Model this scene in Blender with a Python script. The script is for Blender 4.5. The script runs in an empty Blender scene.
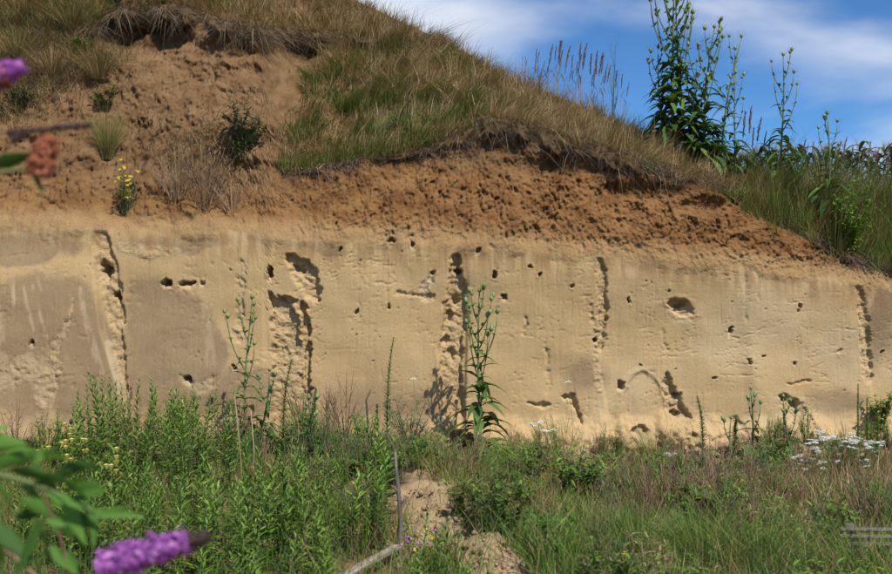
import bpy, math, random
import numpy as np
from mathutils import Vector, Matrix

# ------------------------------------------------------------------ camera, sky, sun, exposure
scene = bpy.context.scene
COL = scene.collection
FPX, CAM_D, CAM_Z = 991.1, 12.0, 1.85          # focal length in photo pixels, metres to the cliff foot, eye height
cam = bpy.data.cameras.new("camera"); cam_o = bpy.data.objects.new("camera", cam); COL.objects.link(cam_o)
cam_o.location = (0, -CAM_D, CAM_Z); cam_o.rotation_euler = (math.radians(90), 0, 0)
cam.lens = 40; cam.sensor_width = 36; cam.clip_end = 3000; cam.clip_start = 0.05
cam.dof.use_dof = True; cam.dof.focus_distance = 11.9; cam.dof.aperture_fstop = 2.8
scene.camera = cam_o

SUN_EL, SUN_AZ = math.radians(53), math.radians(33)   # azimuth: to the right of the camera's back
to_sun = Vector((math.sin(SUN_AZ)*math.cos(SUN_EL), -math.cos(SUN_AZ)*math.cos(SUN_EL), math.sin(SUN_EL)))
sun = bpy.data.lights.new("sun", 'SUN'); sun.energy = 5.0; sun.angle = math.radians(0.5); sun.color = (1.0, 0.95, 0.87)
sun_o = bpy.data.objects.new("sun", sun); COL.objects.link(sun_o)
sun_o.rotation_euler = to_sun.to_track_quat('Z', 'Y').to_euler(); sun_o.location = (10, -20, 30)

world = bpy.data.worlds.new("World"); scene.world = world; world.use_nodes = True
wt = world.node_tree; wt.nodes.clear()
def wn(t, **k):
    n = wt.nodes.new(t)
    for a, b in k.items(): setattr(n, a, b)
    return n
sky = wn('ShaderNodeTexSky', sky_type='NISHITA', sun_disc=False, sun_elevation=SUN_EL,
         sun_rotation=math.pi - SUN_AZ, altitude=2500, air_density=1.0, dust_density=0.0, ozone_density=4.0)
geo = wn('ShaderNodeTexCoord')
sep = wn('ShaderNodeSeparateXYZ'); wt.links.new(geo.outputs['Generated'], sep.inputs[0])
addz = wn('ShaderNodeMath', operation='ADD'); addz.inputs[1].default_value = 0.35; wt.links.new(sep.outputs[2], addz.inputs[0])
mxz = wn('ShaderNodeMath', operation='MAXIMUM'); mxz.inputs[1].default_value = 0.05; wt.links.new(addz.outputs[0], mxz.inputs[0])
dx = wn('ShaderNodeMath', operation='DIVIDE'); wt.links.new(sep.outputs[0], dx.inputs[0]); wt.links.new(mxz.outputs[0], dx.inputs[1])
dy = wn('ShaderNodeMath', operation='DIVIDE'); wt.links.new(sep.outputs[1], dy.inputs[0]); wt.links.new(mxz.outputs[0], dy.inputs[1])
cmb = wn('ShaderNodeCombineXYZ'); wt.links.new(dx.outputs[0], cmb.inputs[0]); wt.links.new(dy.outputs[0], cmb.inputs[1])
CLOUD = (5.88, 1.42, 8.0)
mp = wn('ShaderNodeMapping'); mp.inputs['Location'].default_value = CLOUD; mp.inputs['Scale'].default_value = (1.0, 1.3, 1.0)
wt.links.new(cmb.outputs[0], mp.inputs[0])
nz = wn('ShaderNodeTexNoise'); nz.inputs['Scale'].default_value = 1.5; nz.inputs['Detail'].default_value = 6
nz.inputs['Roughness'].default_value = 0.44; nz.inputs['Distortion'].default_value = 0.25
wt.links.new(mp.outputs[0], nz.inputs['Vector'])
rp = wn('ShaderNodeValToRGB'); rp.color_ramp.elements[0].position = 0.485; rp.color_ramp.elements[1].position = 0.68
rp.color_ramp.interpolation = 'EASE'
wt.links.new(nz.outputs[0], rp.inputs[0])
cm = wn('ShaderNodeMath', operation='MULTIPLY'); cm.inputs[1].default_value = 0.82; wt.links.new(rp.outputs[0], cm.inputs[0])
gm = wn('ShaderNodeMix', data_type='RGBA', blend_type='MULTIPLY'); gm.inputs[0].default_value = 1.0
gm.inputs[7].default_value = (0.54, 0.88, 1.12, 1)
wt.links.new(sky.outputs[0], gm.inputs[6])
mx = wn('ShaderNodeMix', data_type='RGBA'); mx.inputs[7].default_value = (8.2, 8.5, 9.0, 1)
wt.links.new(cm.outputs[0], mx.inputs[0]); wt.links.new(gm.outputs[2], mx.inputs[6])
bg = wn('ShaderNodeBackground'); bg.inputs[1].default_value = 0.105
wo = wn('ShaderNodeOutputWorld'); wt.links.new(mx.outputs[2], bg.inputs[0]); wt.links.new(bg.outputs[0], wo.inputs[0])

vs = scene.view_settings
vs.view_transform = 'Standard'; vs.look = 'None'; vs.gamma = 1.0; vs.exposure = 0.15; vs.use_curve_mapping = False
scene.cycles.max_bounces = 6; scene.cycles.transparent_max_bounces = 4

rng = np.random.default_rng(11); random.seed(11)

# ------------------------------------------------------------------ helpers
def tag(o, label=None, cat=None, group=None, kind=None):
    if label: o["label"] = label
    if cat: o["category"] = cat
    if group: o["group"] = group
    if kind: o["kind"] = kind
    return o

def link(o, parent=None):
    COL.objects.link(o)
    if parent is not None: o.parent = parent
    return o

def empty(name, loc=(0, 0, 0), rz=0.0):
    o = bpy.data.objects.new(name, None); COL.objects.link(o)
    o.location = loc; o.rotation_euler = (0, 0, rz); o.empty_display_size = 0.1
    return o

def mesh_np(name, V, Q=None, T=None, attrs=None, mat=None, smooth=True):
    me = bpy.data.meshes.new(name)
    V = np.ascontiguousarray(V, dtype=np.float32)
    me.vertices.add(len(V)); me.vertices.foreach_set('co', V.ravel())
    nq = 0 if Q is None else len(Q); nt = 0 if T is None else len(T)
    li = []; tot = []
    if nq: li.append(np.asarray(Q, dtype=np.int32).ravel()); tot.append(np.full(nq, 4, np.int32))
    if nt: li.append(np.asarray(T, dtype=np.int32).ravel()); tot.append(np.full(nt, 3, np.int32))
    li = np.concatenate(li); tot = np.concatenate(tot)
    me.loops.add(len(li)); me.loops.foreach_set('vertex_index', li)
    me.polygons.add(len(tot))
    me.polygons.foreach_set('loop_start', np.concatenate([[0], np.cumsum(tot)[:-1]]).astype(np.int32))
    me.polygons.foreach_set('loop_total', tot)
    if smooth: me.polygons.foreach_set('use_smooth', np.ones(len(tot), dtype=bool))
    me.update(calc_edges=True)
    for k, a in (attrs or {}).items():
        at_ = me.attributes.new(k, 'FLOAT', 'POINT'); at_.data.foreach_set('value', np.asarray(a, dtype=np.float32).ravel())
    if mat: me.materials.append(mat)
    return me

def obj(name, me, parent=None):
    return link(bpy.data.objects.new(name, me), parent)

# ---- noise
def _h(ix, iy, seed):
    a = ix.astype(np.int32).view(np.uint32); b = iy.astype(np.int32).view(np.uint32)
    h = a*np.uint32(374761393) + b*np.uint32(668265263) + np.uint32((seed*2246822519) & 0xffffffff)
    h = (h ^ (h >> np.uint32(13)))*np.uint32(1274126177)
    h = (h ^ (h >> np.uint32(16)))*np.uint32(2654435761 & 0xffffffff)
    return ((h ^ (h >> np.uint32(15))) & np.uint32(0xffffff)).astype(np.float32)*np.float32(1.0/0xffffff)
def perlin(x, y, seed=0):
    x = np.asarray(x, np.float32); y = np.asarray(y, np.float32)
    ix = np.floor(x); iy = np.floor(y); fx = x-ix; fy = y-iy
    u = fx*fx*fx*(fx*(fx*6-15)+10); v = fy*fy*fy*(fy*(fy*6-15)+10)
    def g(ox, oy):
        a = _h(ix+ox, iy+oy, seed)*np.float32(2*math.pi)
        return np.cos(a)*(fx-ox) + np.sin(a)*(fy-oy)
    return ((g(0,0)*(1-u)+g(1,0)*u)*(1-v) + (g(0,1)*(1-u)+g(1,1)*u)*v)*1.5
def fbm(x, y, octv=4, seed=0, gain=0.5, lac=2.07):
    s = 0; a = 1.0; n = 0
    for k in range(octv):
        s = s + a*perlin(np.asarray(x)*lac**k + 17.3*k, np.asarray(y)*lac**k - 9.1*k, seed+k*13); n += a; a *= gain
    return s/n
def worley(x, y, seed=0):
    x = np.asarray(x, np.float32); y = np.asarray(y, np.float32)
    ix = np.floor(x); iy = np.floor(y); f1 = np.full(x.shape, 9.0); f2 = np.full(x.shape, 9.0); cid = np.zeros(x.shape)
    for ox in (-1, 0, 1):
        for oy in (-1, 0, 1):
            jx = _h(ix+ox, iy+oy, seed); jy = _h(ix+ox, iy+oy, seed+77)
            d = np.hypot(ix+ox+jx-x, iy+oy+jy-y); c = _h(ix+ox, iy+oy, seed+191)
            n = d < f1
            f2 = np.where(n, f1, np.minimum(f2, d)); cid = np.where(n, c, cid); f1 = np.where(n, d, f1)
    return f1, f2, cid
def sstep(a, b, x):
    t = np.clip((np.asarray(x, float)-a)/(b-a), 0, 1); return t*t*(3-2*t)

# ---- pixels of the photograph <-> the place
def pix(X, Y, Z):
    d = CAM_D + np.asarray(Y, float)
    return 446 + np.asarray(X, float)*FPX/d, 287 - (np.asarray(Z, float)-CAM_Z)*FPX/d
def at(px, py, Y):
    d = CAM_D + Y
    return np.array([(px-446)*d/FPX, Y, CAM_Z + (287-py)*d/FPX])

# ------------------------------------------------------------------ materials
def new_mat(name):
    m = bpy.data.materials.new(name); m.use_nodes = True; m.node_tree.nodes.clear(); return m, m.node_tree
class NT:
    def __init__(s, nt): s.nt = nt
    def n(s, t, **k):
        n = s.nt.nodes.new(t)
        for a, b in k.items(): setattr(n, a, b)
        return n
    def l(s, a, b): s.nt.links.new(a, b)
    def noise(s, vec, scale, detail=6, rough=0.55, dist=0.0):
        n = s.n('ShaderNodeTexNoise'); n.inputs['Scale'].default_value = scale; n.inputs['Detail'].default_value = detail
        n.inputs['Roughness'].default_value = rough; n.inputs['Distortion'].default_value = dist
        if vec is not None: s.l(vec, n.inputs['Vector'])
        return n.outputs[0]
    def mapping(s, vec, scale):
        n = s.n('ShaderNodeMapping'); n.inputs['Scale'].default_value = scale; s.l(vec, n.inputs[0]); return n.outputs[0]
    def ramp(s, f, stops, interp='LINEAR'):
        n = s.n('ShaderNodeValToRGB'); n.color_ramp.interpolation = interp
        while len(n.color_ramp.elements) < len(stops): n.color_ramp.elements.new(0.5)
        for e, (p, c) in zip(n.color_ramp.elements, stops):
            e.position = p; e.color = (c, c, c, 1) if isinstance(c, (int, float)) else (*c, 1)
        s.l(f, n.inputs[0]); return n.outputs[0]
    def mix(s, f, a, b, mode='MIX'):
        n = s.n('ShaderNodeMix', data_type='RGBA', blend_type=mode)
        if isinstance(f, (int, float)): n.inputs[0].default_value = f
        else: s.l(f, n.inputs[0])
        for i, c in ((6, a), (7, b)):
            if isinstance(c, tuple): n.inputs[i].default_value = (*c, 1)
            else: s.l(c, n.inputs[i])
        return n.outputs[2]
    def math(s, op, a, b=None, clamp=False):
        n = s.n('ShaderNodeMath', operation=op, use_clamp=clamp)
        for i, c in ((0, a), (1, b)):
            if c is None: continue
            if isinstance(c, (int, float)): n.inputs[i].default_value = c
            else: s.l(c, n.inputs[i])
        return n.outputs[0]
    def attr(s, name):
        return s.n('ShaderNodeAttribute', attribute_name=name).outputs['Fac']

def earth_material():
    m, nt = new_mat("loess"); g = NT(nt)
    P = g.n('ShaderNodeNewGeometry').outputs['Position']
    brown, damp, pale, rough = g.attr('brown'), g.attr('damp'), g.attr('pale'), g.attr('rough')
    big = g.noise(P, 0.9, 4, 0.55); med = g.noise(P, 6, 6, 0.6); fine = g.noise(P, 70, 4, 0.7)
    streak = g.noise(g.mapping(P, (22, 1, 0.55)), 1.0, 5, 0.6)
    bands = g.noise(g.mapping(P, (0.35, 1, 9)), 1.0, 4, 0.6)
    sand = g.ramp(big, [(0.3, (0.40, 0.272, 0.130)), (0.55, (0.445, 0.314, 0.160)), (0.75, (0.47, 0.345, 0.194))])
    sand = g.mix(g.ramp(streak, [(0.40, 0.0), (0.62, 0.5)]), sand, (0.46, 0.318, 0.148))
    sand = g.mix(g.ramp(bands, [(0.45, 0.0), (0.7, 0.35)]), sand, (0.37, 0.256, 0.128))
    dampc = g.mix(med, (0.240, 0.165, 0.090), (0.315, 0.225, 0.128))
    c = g.mix(g.ramp(g.math('ADD', damp, g.math('MULTIPLY', g.math('SUBTRACT', g.noise(P, 25, 5, 0.7), 0.5), 0.5)), [(0.20, 0.0), (0.75, 0.95)]), sand, dampc)
    palec = g.mix(med, (0.44, 0.33, 0.19), (0.52, 0.41, 0.265))
    c = g.mix(pale, c, palec)
    br = g.ramp(g.noise(P, 2.6, 7, 0.62), [(0.3, (0.110, 0.048, 0.016)), (0.5, (0.180, 0.086, 0.031)), (0.68, (0.25, 0.135, 0.054))])
    br = g.mix(g.ramp(med, [(0.42, 0.0), (0.66, 0.6)]), br, (0.25, 0.142, 0.058))
    c = g.mix(brown, c, br)
    dry = g.attr('dryslope')
    drc = g.ramp(g.noise(P, 3.3, 7, 0.65), [(0.32, (0.110, 0.060, 0.027)), (0.5, (0.170, 0.100, 0.047)), (0.7, (0.235, 0.152, 0.079))])
    c = g.mix(dry, c, drc)
    c = g.mix(g.attr('turf'), c, (0.105, 0.070, 0.036))
    v = g.ramp(fine, [(0.25, 0.78), (0.75, 1.18)])
    c = g.mix(1.0, c, v, 'MULTIPLY')
    b1 = g.n('ShaderNodeBump'); b1.inputs['Strength'].default_value = 0.75; b1.inputs['Distance'].default_value = 0.02
    hgt = g.math('ADD', g.math('MULTIPLY', g.noise(P, 45, 6, 0.65), g.math('ADD', g.math('MULTIPLY', rough, 1.0), 0.22)),
                 g.math('MULTIPLY', g.noise(P, 12, 5, 0.6), g.math('MULTIPLY', rough, 1.2)))
    g.l(hgt, b1.inputs['Height'])
    s = g.n('ShaderNodeBsdfPrincipled'); g.l(c, s.inputs['Base Color']); s.inputs['Roughness'].default_value = 0.95
    s.inputs['Specular IOR Level'].default_value = 0.15; g.l(b1.outputs[0], s.inputs['Normal'])
    o = g.n('ShaderNodeOutputMaterial'); g.l(s.outputs[0], o.inputs[0])
    return m

def soil_material():
    m, nt = new_mat("soil"); g = NT(nt)
    P = g.n('ShaderNodeNewGeometry').outputs['Position']
    bare = g.attr('bare')
    c1 = g.ramp(g.noise(P, 5, 7, 0.65), [(0.3, (0.10, 0.068, 0.036)), (0.55, (0.19, 0.130, 0.068)), (0.75, (0.30, 0.21, 0.11))])
    c2 = g.ramp(g.noise(P, 7, 7, 0.65), [(0.3, (0.26, 0.18, 0.098)), (0.55, (0.38, 0.275, 0.16)), (0.75, (0.47, 0.36, 0.22))])
    c = g.mix(bare, c1, c2)
    c = g.mix(1.0, c, g.ramp(g.noise(P, 80, 4, 0.7), [(0.25, 0.75), (0.75, 1.18)]), 'MULTIPLY')
    b1 = g.n('ShaderNodeBump'); b1.inputs['Strength'].default_value = 0.9; b1.inputs['Distance'].default_value = 0.02
    g.l(g.noise(P, 30, 7, 0.7), b1.inputs['Height'])
    s = g.n('ShaderNodeBsdfPrincipled'); g.l(c, s.inputs['Base Color']); s.inputs['Roughness'].default_value = 0.95
    s.inputs['Specular IOR Level'].default_value = 0.15; g.l(b1.outputs[0], s.inputs['Normal'])
    o = g.n('ShaderNodeOutputMaterial'); g.l(s.outputs[0], o.inputs[0])
    return m

def plant_mat(name, stops, rough=0.55, trans=0.25, var=0.25, spec=0.3):
    """colour from the per-leaf 'tint' attribute, small change from plant to plant, light passing through"""
    m, nt = new_mat(name); g = NT(nt)
    t = g.attr('tint'); r = g.n('ShaderNodeObjectInfo').outputs['Random']
    f = g.math('ADD', t, g.math('MULTIPLY', g.math('SUBTRACT', r, 0.5), var), clamp=True)
    c = g.ramp(f, stops)
    s = g.n('ShaderNodeBsdfPrincipled'); g.l(c, s.inputs['Base Color']); s.inputs['Roughness'].default_value = rough
    s.inputs['Specular IOR Level'].default_value = spec
    o = g.n('ShaderNodeOutputMaterial')
    if trans > 0:
        tr = g.n('ShaderNodeBsdfTranslucent'); g.l(g.mix(1.0, c, (1.0, 1.0, 0.55), 'MULTIPLY'), tr.inputs[0])
        mxs = g.n('ShaderNodeMixShader'); mxs.inputs[0].default_value = trans
        g.l(s.outputs[0], mxs.inputs[1]); g.l(tr.outputs[0], mxs.inputs[2]); g.l(mxs.outputs[0], o.inputs[0])
    else: g.l(s.outputs[0], o.inputs[0])
    return m

def wood_material(name="weathered_wood", k=1.0):
    m, nt = new_mat(name); g = NT(nt)
    P = g.n('ShaderNodeTexCoord').outputs['Object']
    n = g.noise(g.mapping(P, (60, 60, 4)), 1.0, 6, 0.65)
    c = g.ramp(n, [(0.3, (0.055*k, 0.045*k, 0.036*k)), (0.55, (0.15*k, 0.125*k, 0.10*k)), (0.75, (0.27*k, 0.235*k, 0.195*k))])
    b1 = g.n('ShaderNodeBump'); b1.inputs['Strength'].default_value = 0.7; b1.inputs['Distance'].default_value = 0.004
    g.l(n, b1.inputs['Height'])
    s = g.n('ShaderNodeBsdfPrincipled'); g.l(c, s.inputs['Base Color']); s.inputs['Roughness'].default_value = 0.85
    s.inputs['Specular IOR Level'].default_value = 0.2; g.l(b1.outputs[0], s.inputs['Normal'])
    o = g.n('ShaderNodeOutputMaterial'); g.l(s.outputs[0], o.inputs[0])
    return m

M = {}
M['loess'] = earth_material(); M['soil'] = soil_material(); M['wood'] = wood_material(); M['pale_wood'] = wood_material("bleached_wood", 2.3)

# ------------------------------------------------------------------ the cliff: profile lines read off the photograph (px, py, depth behind the foot)
LA = [(-400,222,.12),(0,227,.12),(93,231,.12),(120,235,.12),(235,235,.12),(300,241,.12),(440,246,.12),(560,256,.12),(650,262,.12),
      (750,272,.12),(820,280,.12),(892,290,.12),(1300,300,.12)]
LB = [(-400,60,2.3),(0,50,2.3),(100,30,2.35),(190,24,2.35),(255,40,2.1),(283,172,.78),(350,164,.80),(420,153,.82),(465,140,.85),(485,126,.88),
      (510,130,.82),(560,148,.72),(610,160,.62),(650,175,.55),(700,188,.48),(730,200,.44),(760,222,.36),(800,240,.32),(850,262,.27),(892,276,.25),(1300,285,.25)]
LC = [(-400,-70,4.6),(0,-70,4.6),(200,-45,4.5),(330,-12,4.4),(380,12,4.3),(450,44,4.0),(520,82,3.6),(600,113,3.1),(650,137,2.8),(700,164,2.4),
      (760,184,2.2),(892,196,2.2),(1300,200,2.2)]
def world_line(L, X):
    P = np.array([at(*c) for c in L]); return np.interp(X, P[:,0], P[:,1]), np.interp(X, P[:,0], P[:,2])
xf = np.arange(-6.9, 6.9001, 0.0125)
outer = 6.9 + np.cumsum(np.geomspace(0.02, 4.5, 40))
Xc = np.concatenate([-outer[::-1], xf, outer])
yA, zA = world_line(LA, Xc); yB, zB = world_line(LB, Xc); yC, zC = world_line(LC, Xc)
def smooth1(a, n):
    k = np.hanning(n+2)[1:-1]; k /= k.sum(); p = np.pad(a, n//2, mode='edge'); return np.convolve(p, k, 'valid')[:len(a)]
yB = smooth1(yB, 41); zB = smooth1(zB, 25); yC = smooth1(yC, 61); zC = smooth1(zC, 61); zA = smooth1(zA, 31)
Z0 = -0.35
# fine rows up to just above the break of slope (or the turf edge), coarse rows beyond
NF, NCO = 320, 70
zfine = np.maximum(zB + 0.25, 3.2)
zfine = np.minimum(zfine, zC - 0.3)
rows = np.concatenate([np.linspace(0, 1, NF), np.full(NCO, 1.0)])
Zg = np.empty((NF+NCO, len(Xc)))
for j in range(NF): Zg[j] = Z0 + (zfine - Z0)*j/(NF-1)
for j in range(NCO): Zg[NF+j] = zfine + (zC - zfine)*(j+1)/NCO
Xg = np.broadcast_to(Xc, Zg.shape).copy()
def base_depth(Z, yA, zA, yB, zB, yC, zC):
    t1 = np.clip(Z/zA, 0, 1); t2 = np.clip((Z-zA)/(zB-zA), 0, 1); t3 = np.clip((Z-zB)/(zC-zB), 0, 1)
    return yA*t1 + (yB-yA)*t2**1.12 + (yC-yB)*t3
Yb = base_depth(Zg, yA, zA, yB, zB, yC, zC)
for _ in range(5):   # soften the breaks of slope
    Yb[1:-1] = 0.25*Yb[:-2] + 0.5*Yb[1:-1] + 0.25*Yb[2:]
PX, PY = pix(Xg, Yb, Zg)
wob = fbm(Xg*1.7, Zg*1.7, 3, 5)*7
PXw = PX + fbm(Xg*6, Zg*6, 3, 31)*5 + fbm(Xg*19, Zg*19, 3, 33)*2.2; PYw = PY + fbm(Xg*6, Zg*6, 3, 37)*5 + fbm(Xg*19, Zg*19, 3, 39)*2.2

def seg_mask(poly, soft=2.5, wobble=True):
    """1 inside a strip with varying half width that follows the polyline"""
    X_, Y_ = (PXw, PYw) if wobble else (PX, PY)
    out = np.zeros_like(PX)
    x0 = min(p[0]-p[2] for p in poly)-12; x1 = max(p[0]+p[2] for p in poly)+12
    y0 = min(p[1]-p[2] for p in poly)-12; y1 = max(p[1]+p[2] for p in poly)+12
    sel = (PX > x0) & (PX < x1) & (PY > y0) & (PY < y1)
    xs, ys = X_[sel], Y_[sel]; best = np.full(xs.shape, -99.0)
    for (ax, ay, aw), (bx, by, bw) in zip(poly[:-1], poly[1:]):
        L2 = (bx-ax)**2 + (by-ay)**2 + 1e-9
        t = np.clip(((xs-ax)*(bx-ax) + (ys-ay)*(by-ay))/L2, 0, 1)
        d = np.hypot(xs-ax-t*(bx-ax), ys-ay-t*(by-ay))
        best = np.maximum(best, aw + t*(bw-aw) - d)
    out[sel] = sstep(-soft*0.5, soft*0.5, best)
    return out
def blob(cx, cy, rx, ry, soft=0.35, w=True):
    X_, Y_ = (PXw, PYw) if w else (PX, PY)
    d = np.hypot((X_-cx)/rx, (Y_-cy)/ry); return 1 - sstep(1-soft, 1+soft, d)

face = 1 - sstep(-7, 7, (zA[None, :] + fbm(Xg*2.2, Zg*2.2, 4, 3)*0.14 - Zg)*-80)     # 1 on the cut face
above = 1 - face
grass_zone = sstep(0.0, 0.25, Zg - zB[None, :])
dY = np.zeros_like(Yb); rough = np.zeros_like(Yb); damp = np.zeros_like(Yb); pale = np.zeros_like(Yb)

# large panels left by the digger: each stands a little proud or back
def edge(xs, soft=3):   # a vertical boundary that wanders: list of (y, x)
    ys = [p[0] for p in xs]; xx = [p[1] for p in xs]
    return sstep(-soft, soft, PX - np.interp(PY, ys, xx))
e1 = edge([(225,93),(270,96),(330,103),(392,124),(430,134)], 2)
dY += face*(-0.075*(1-e1) + 0.02*e1)
e3 = edge([(240,307),(440,309)], 2); dY += face*e3*0.03
e2 = edge([(240,262),(440,266)], 2); dY += face*e2*0.015
e4 = edge([(240,448),(290,449),(350,438),(400,444),(440,452)], 2); dY += face*(e4*0.055)
e5 = edge([(240,470),(440,464)], 2); dY -= face*e5*0.05
e6 = edge([(260,599),(300,605),(360,600),(440,612)], 2); dY += face*e6*0.035
e7 = edge([(280,857),(320,864),(370,874),(440,880)], 2); dY += face*e7*0.05
e8 = edge([(300,742),(360,748),(440,760)], 8); dY -= face*e8*0.03
dY *= sstep(0.0, 1.0, zA[None, :]-Zg)
dY += fbm(Xg*0.8, Zg*0.8, 3, 9)*0.05
# scrape marks and drip lines on the smooth face
dY += face*(fbm(Xg*14, Zg*0.8, 4, 21)*0.005*sstep(-.3, .4, fbm(Xg*1.1, Zg*1.1, 2, 25)) + fbm(Xg*2.0, Zg*3, 4, 23)*0.005)
lines = np.abs(fbm(Xg*9, Zg*0.5, 3, 51)); dY += face*(1-sstep(0, 0.05, lines))*0.006*sstep(0.0, .3, fbm(Xg*2, Zg*1.5, 2, 53))
hl = np.abs(fbm(Xg*1.3, Zg*9, 3, 55)); crack = (1-sstep(0, 0.035, hl))*sstep(0.05, .3, fbm(Xg*2.1, Zg*2.1, 3, 57)+0.08)
dY += face*crack*0.012
bed = np.abs(fbm(Xg*0.35, Zg*15, 2, 69)); dY += face*(1-sstep(0, 0.03, bed))*0.004*sstep(-.05, .3, fbm(Xg*1.4, Zg*1.0, 3, 71))
scr = sstep(.25, .5, fbm(Xg*30, Zg*1.2, 2, 73)); dY += face*scr*0.005*sstep(-.1, .3, fbm(Xg*1.6, Zg*1.1, 2, 75))
hl2 = np.abs(fbm(Xg*4.5, Zg*5.5, 4, 65)); dY += face*(1-sstep(0, 0.025, hl2))*0.010*sstep(.05, .3, fbm(Xg*1.7, Zg*1.7, 3, 67))
dY += face*fbm(Xg*30, Zg*30, 3, 61)*0.002

STRIPS = [  # polyline (px, py, half width), how far back, roughness, how pale
 ([(100,234,8),(106,270,12),(113,300,10),(117,340,6),(122,375,4),(127,398,4)], .065, 1, .15),
 ([(76,296,1.2),(69,322,3),(59,345,5),(56,372,7),(50,400,7)], .02, .8, .3),
 ([(5,380,9),(28,366,14),(47,372,13),(44,400,8)], .012, .6, .4),
 ([(242,262,3),(240,300,4.5),(237,340,5)], .03, .8, .3),
 ([(272,295,4),(284,318,14),(287,360,15),(287,425,15)], .12, 1, .2),
 ([(290,258,5),(304,273,13),(313,292,9),(316,300,4)], .10, 1, .2),
 ([(303,305,3),(305,335,4.5),(305,405,4.5)], .14, .8, 0),
 ([(455,258,5),(457,290,9),(453,325,12),(450,370,12),(455,430,12)], .095, 1, .15),
 ([(430,278,4),(425,290,7),(426,298,5)], .03, .8, .6),
 ([(600,262,3.5),(603,300,5.5),(602,348,4)], .06, .9, .2),
 ([(591,300,1.5),(596,345,3.5),(600,388,6)], .02, .8, .2),
 ([(547,342,1.5),(549,392,3)], .022, .6, .2),
 ([(668,378,3),(675,400,9),(682,425,12),(690,452,10)], .085, 1, .2),
 ([(858,283,2.5),(866,320,5),(868,350,5),(873,380,4)], .05, .9, .2),
 ([(784,396,3),(792,405,9),(803,414,8),(806,440,8)], .05, .9, .2),
 ([(745,275,1),(747,320,1.2)], .015, .4, 0), ([(757,268,1),(759,300,1)], .015, .4, 0),
 ([(395,293,1.0),(418,294,1.6),(432,297,3)], .03, .6, 0),
 ([(664,330,1.2),(668,350,1.8),(676,352,1.2)], .02, .4, 0),
 ([(529,404,1.2),(548,406,2.2)], .06, .5, 0),
 ([(564,396,1.4),(573,399,2.6),(581,425,1.8)], .08, .5, 0),
 ([(790,383,.8),(813,382,1.2)], .05, .2, 0),
 ([(120,247,5),(150,252,6),(175,252,4)], .006, .6, .25),
 ([(738,425,6),(745,440,9),(760,450,8)], .05, .9, .4),
 ([(185,380,4),(200,388,7),(212,380,4)], .02, .6, .25),
 ([(698,405,4),(708,425,6),(706,440,4)], .02, .6, .4),
 ([(360,262,1),(358,300,1),(362,330,1)], .015, .4, 0), ([(335,250,1),(337,290,1)], .012, .4, 0), ([(525,318,1),(526,334,1)], .03, .3, 0),
 ([(148,255,.7),(149,285,.7)], .012, .2, 0), ([(386,262,.8),(387,310,1.2)], .015, .3, 0), ([(410,262,.8),(408,322,1)], .012, .3, 0),
]
for poly, dep, ro, pa in STRIPS:
    mk = seg_mask([(a_, b_, w_*.95) for a_, b_, w_ in poly])*sstep(0.2, 0.9, face); ro *= .8
    dY += mk*dep*(.78 if dep > .03 else .9); rough = np.maximum(rough, mk*ro); pale = np.maximum(pale, mk*pa)
# the arched block low on the right
arch = blob(645, 415, 22, 42, 0.06, False)*(PX < 668); dY += arch*face*0.02
rim = blob(643, 413, 25, 44, 0.07)*(1-blob(645, 415, 22, 42, 0.06)); pale = np.maximum(pale, rim*0.5*(PY < 392)); dY -= rim*0.01*face
HOLES = [(105,270,5,7,.2),(101,264,3,4,.1),(117,296,3,4.5,.2),(34,342,2.6,2.6,.16),(167,283,4,3,.14),(164,284,2,3,.1),(186,282,6.5,2.6,.16),(202,283,3,2,.07),
 (187,379,2.6,3,.16),(211,401,2,1.6,.1),(270,272,2.6,5,.2),(234,368,3,2,.12),(356,311,1.6,1.6,.08),(386,308,1.5,2,.08),(458,271,3.5,3.5,.16),(433,272,3,2,.1),
 (495,274,2,3.2,.14),(539,274,2.2,2,.12),(530,267,1.8,1.8,.1),(505,296,2.5,2.5,.12),(573,287,2,2.4,.08),(597,341,2.2,2.6,.14),(631,301,1.8,3,.12),(609,319,1.6,1.6,.06),
 (622,385,3.4,3,.12),(640,431,7,4,.10),(679,304,10,4,.12),(684,311,9,6,.06),(733,330,2.4,3.4,.15),(800,307,1.4,3.4,.12),(753,361,1.8,2.6,.12),(766,356,1.8,1.8,.1),
 (797,363,1.6,2.4,.12),(787,399,2.2,4,.12),(795,405,4,4,.10),(887,352,1.8,2.4,.12),(643,365,1.4,1.2,.06),(718,380,1.3,1.3,.06),(478,250,3,3,.1),(450,315,4,6,.06),(456,300,5,4,.05),
 (445,340,5,4,.05),(452,355,4,5,.06),(390,242,4,2.4,.1),(412,244,2.6,2.2,.1),(340,248,1.6,1.6,.08),(680,395,4,3,.08),(677,415,6,3,.1),(300,268,6,3,.08),(290,300,8,3,.08),(670,290,1.5,2,.06),(842,352,2,3,.03)]
for hx, hy, rx, ry, dp in HOLES:
    mk = blob(hx, hy, rx, ry, 0.3); dY += mk*dp
    rough = np.maximum(rough, blob(hx, hy, rx*1.7, ry*1.7, 0.5)*0.4)
    if rx > 2.3: pale = np.maximum(pale, blob(hx+1, hy+ry*1.6, rx*1.2, ry*0.9, 0.5)*0.5); dY += blob(hx, hy+ry*1.3, rx, ry*0.7, .4)*dp*0.15
# scattered small pits
f1, f2, cid = worley(Xg*9, Zg*9, 401)
pit = (cid > 0.9)*(1-sstep(0.05, 0.11, f1)); dY += pit*0.035*face*sstep(-0.05, 0.2, fbm(Xg*1.5, Zg*1.5, 2, 403))
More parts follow.
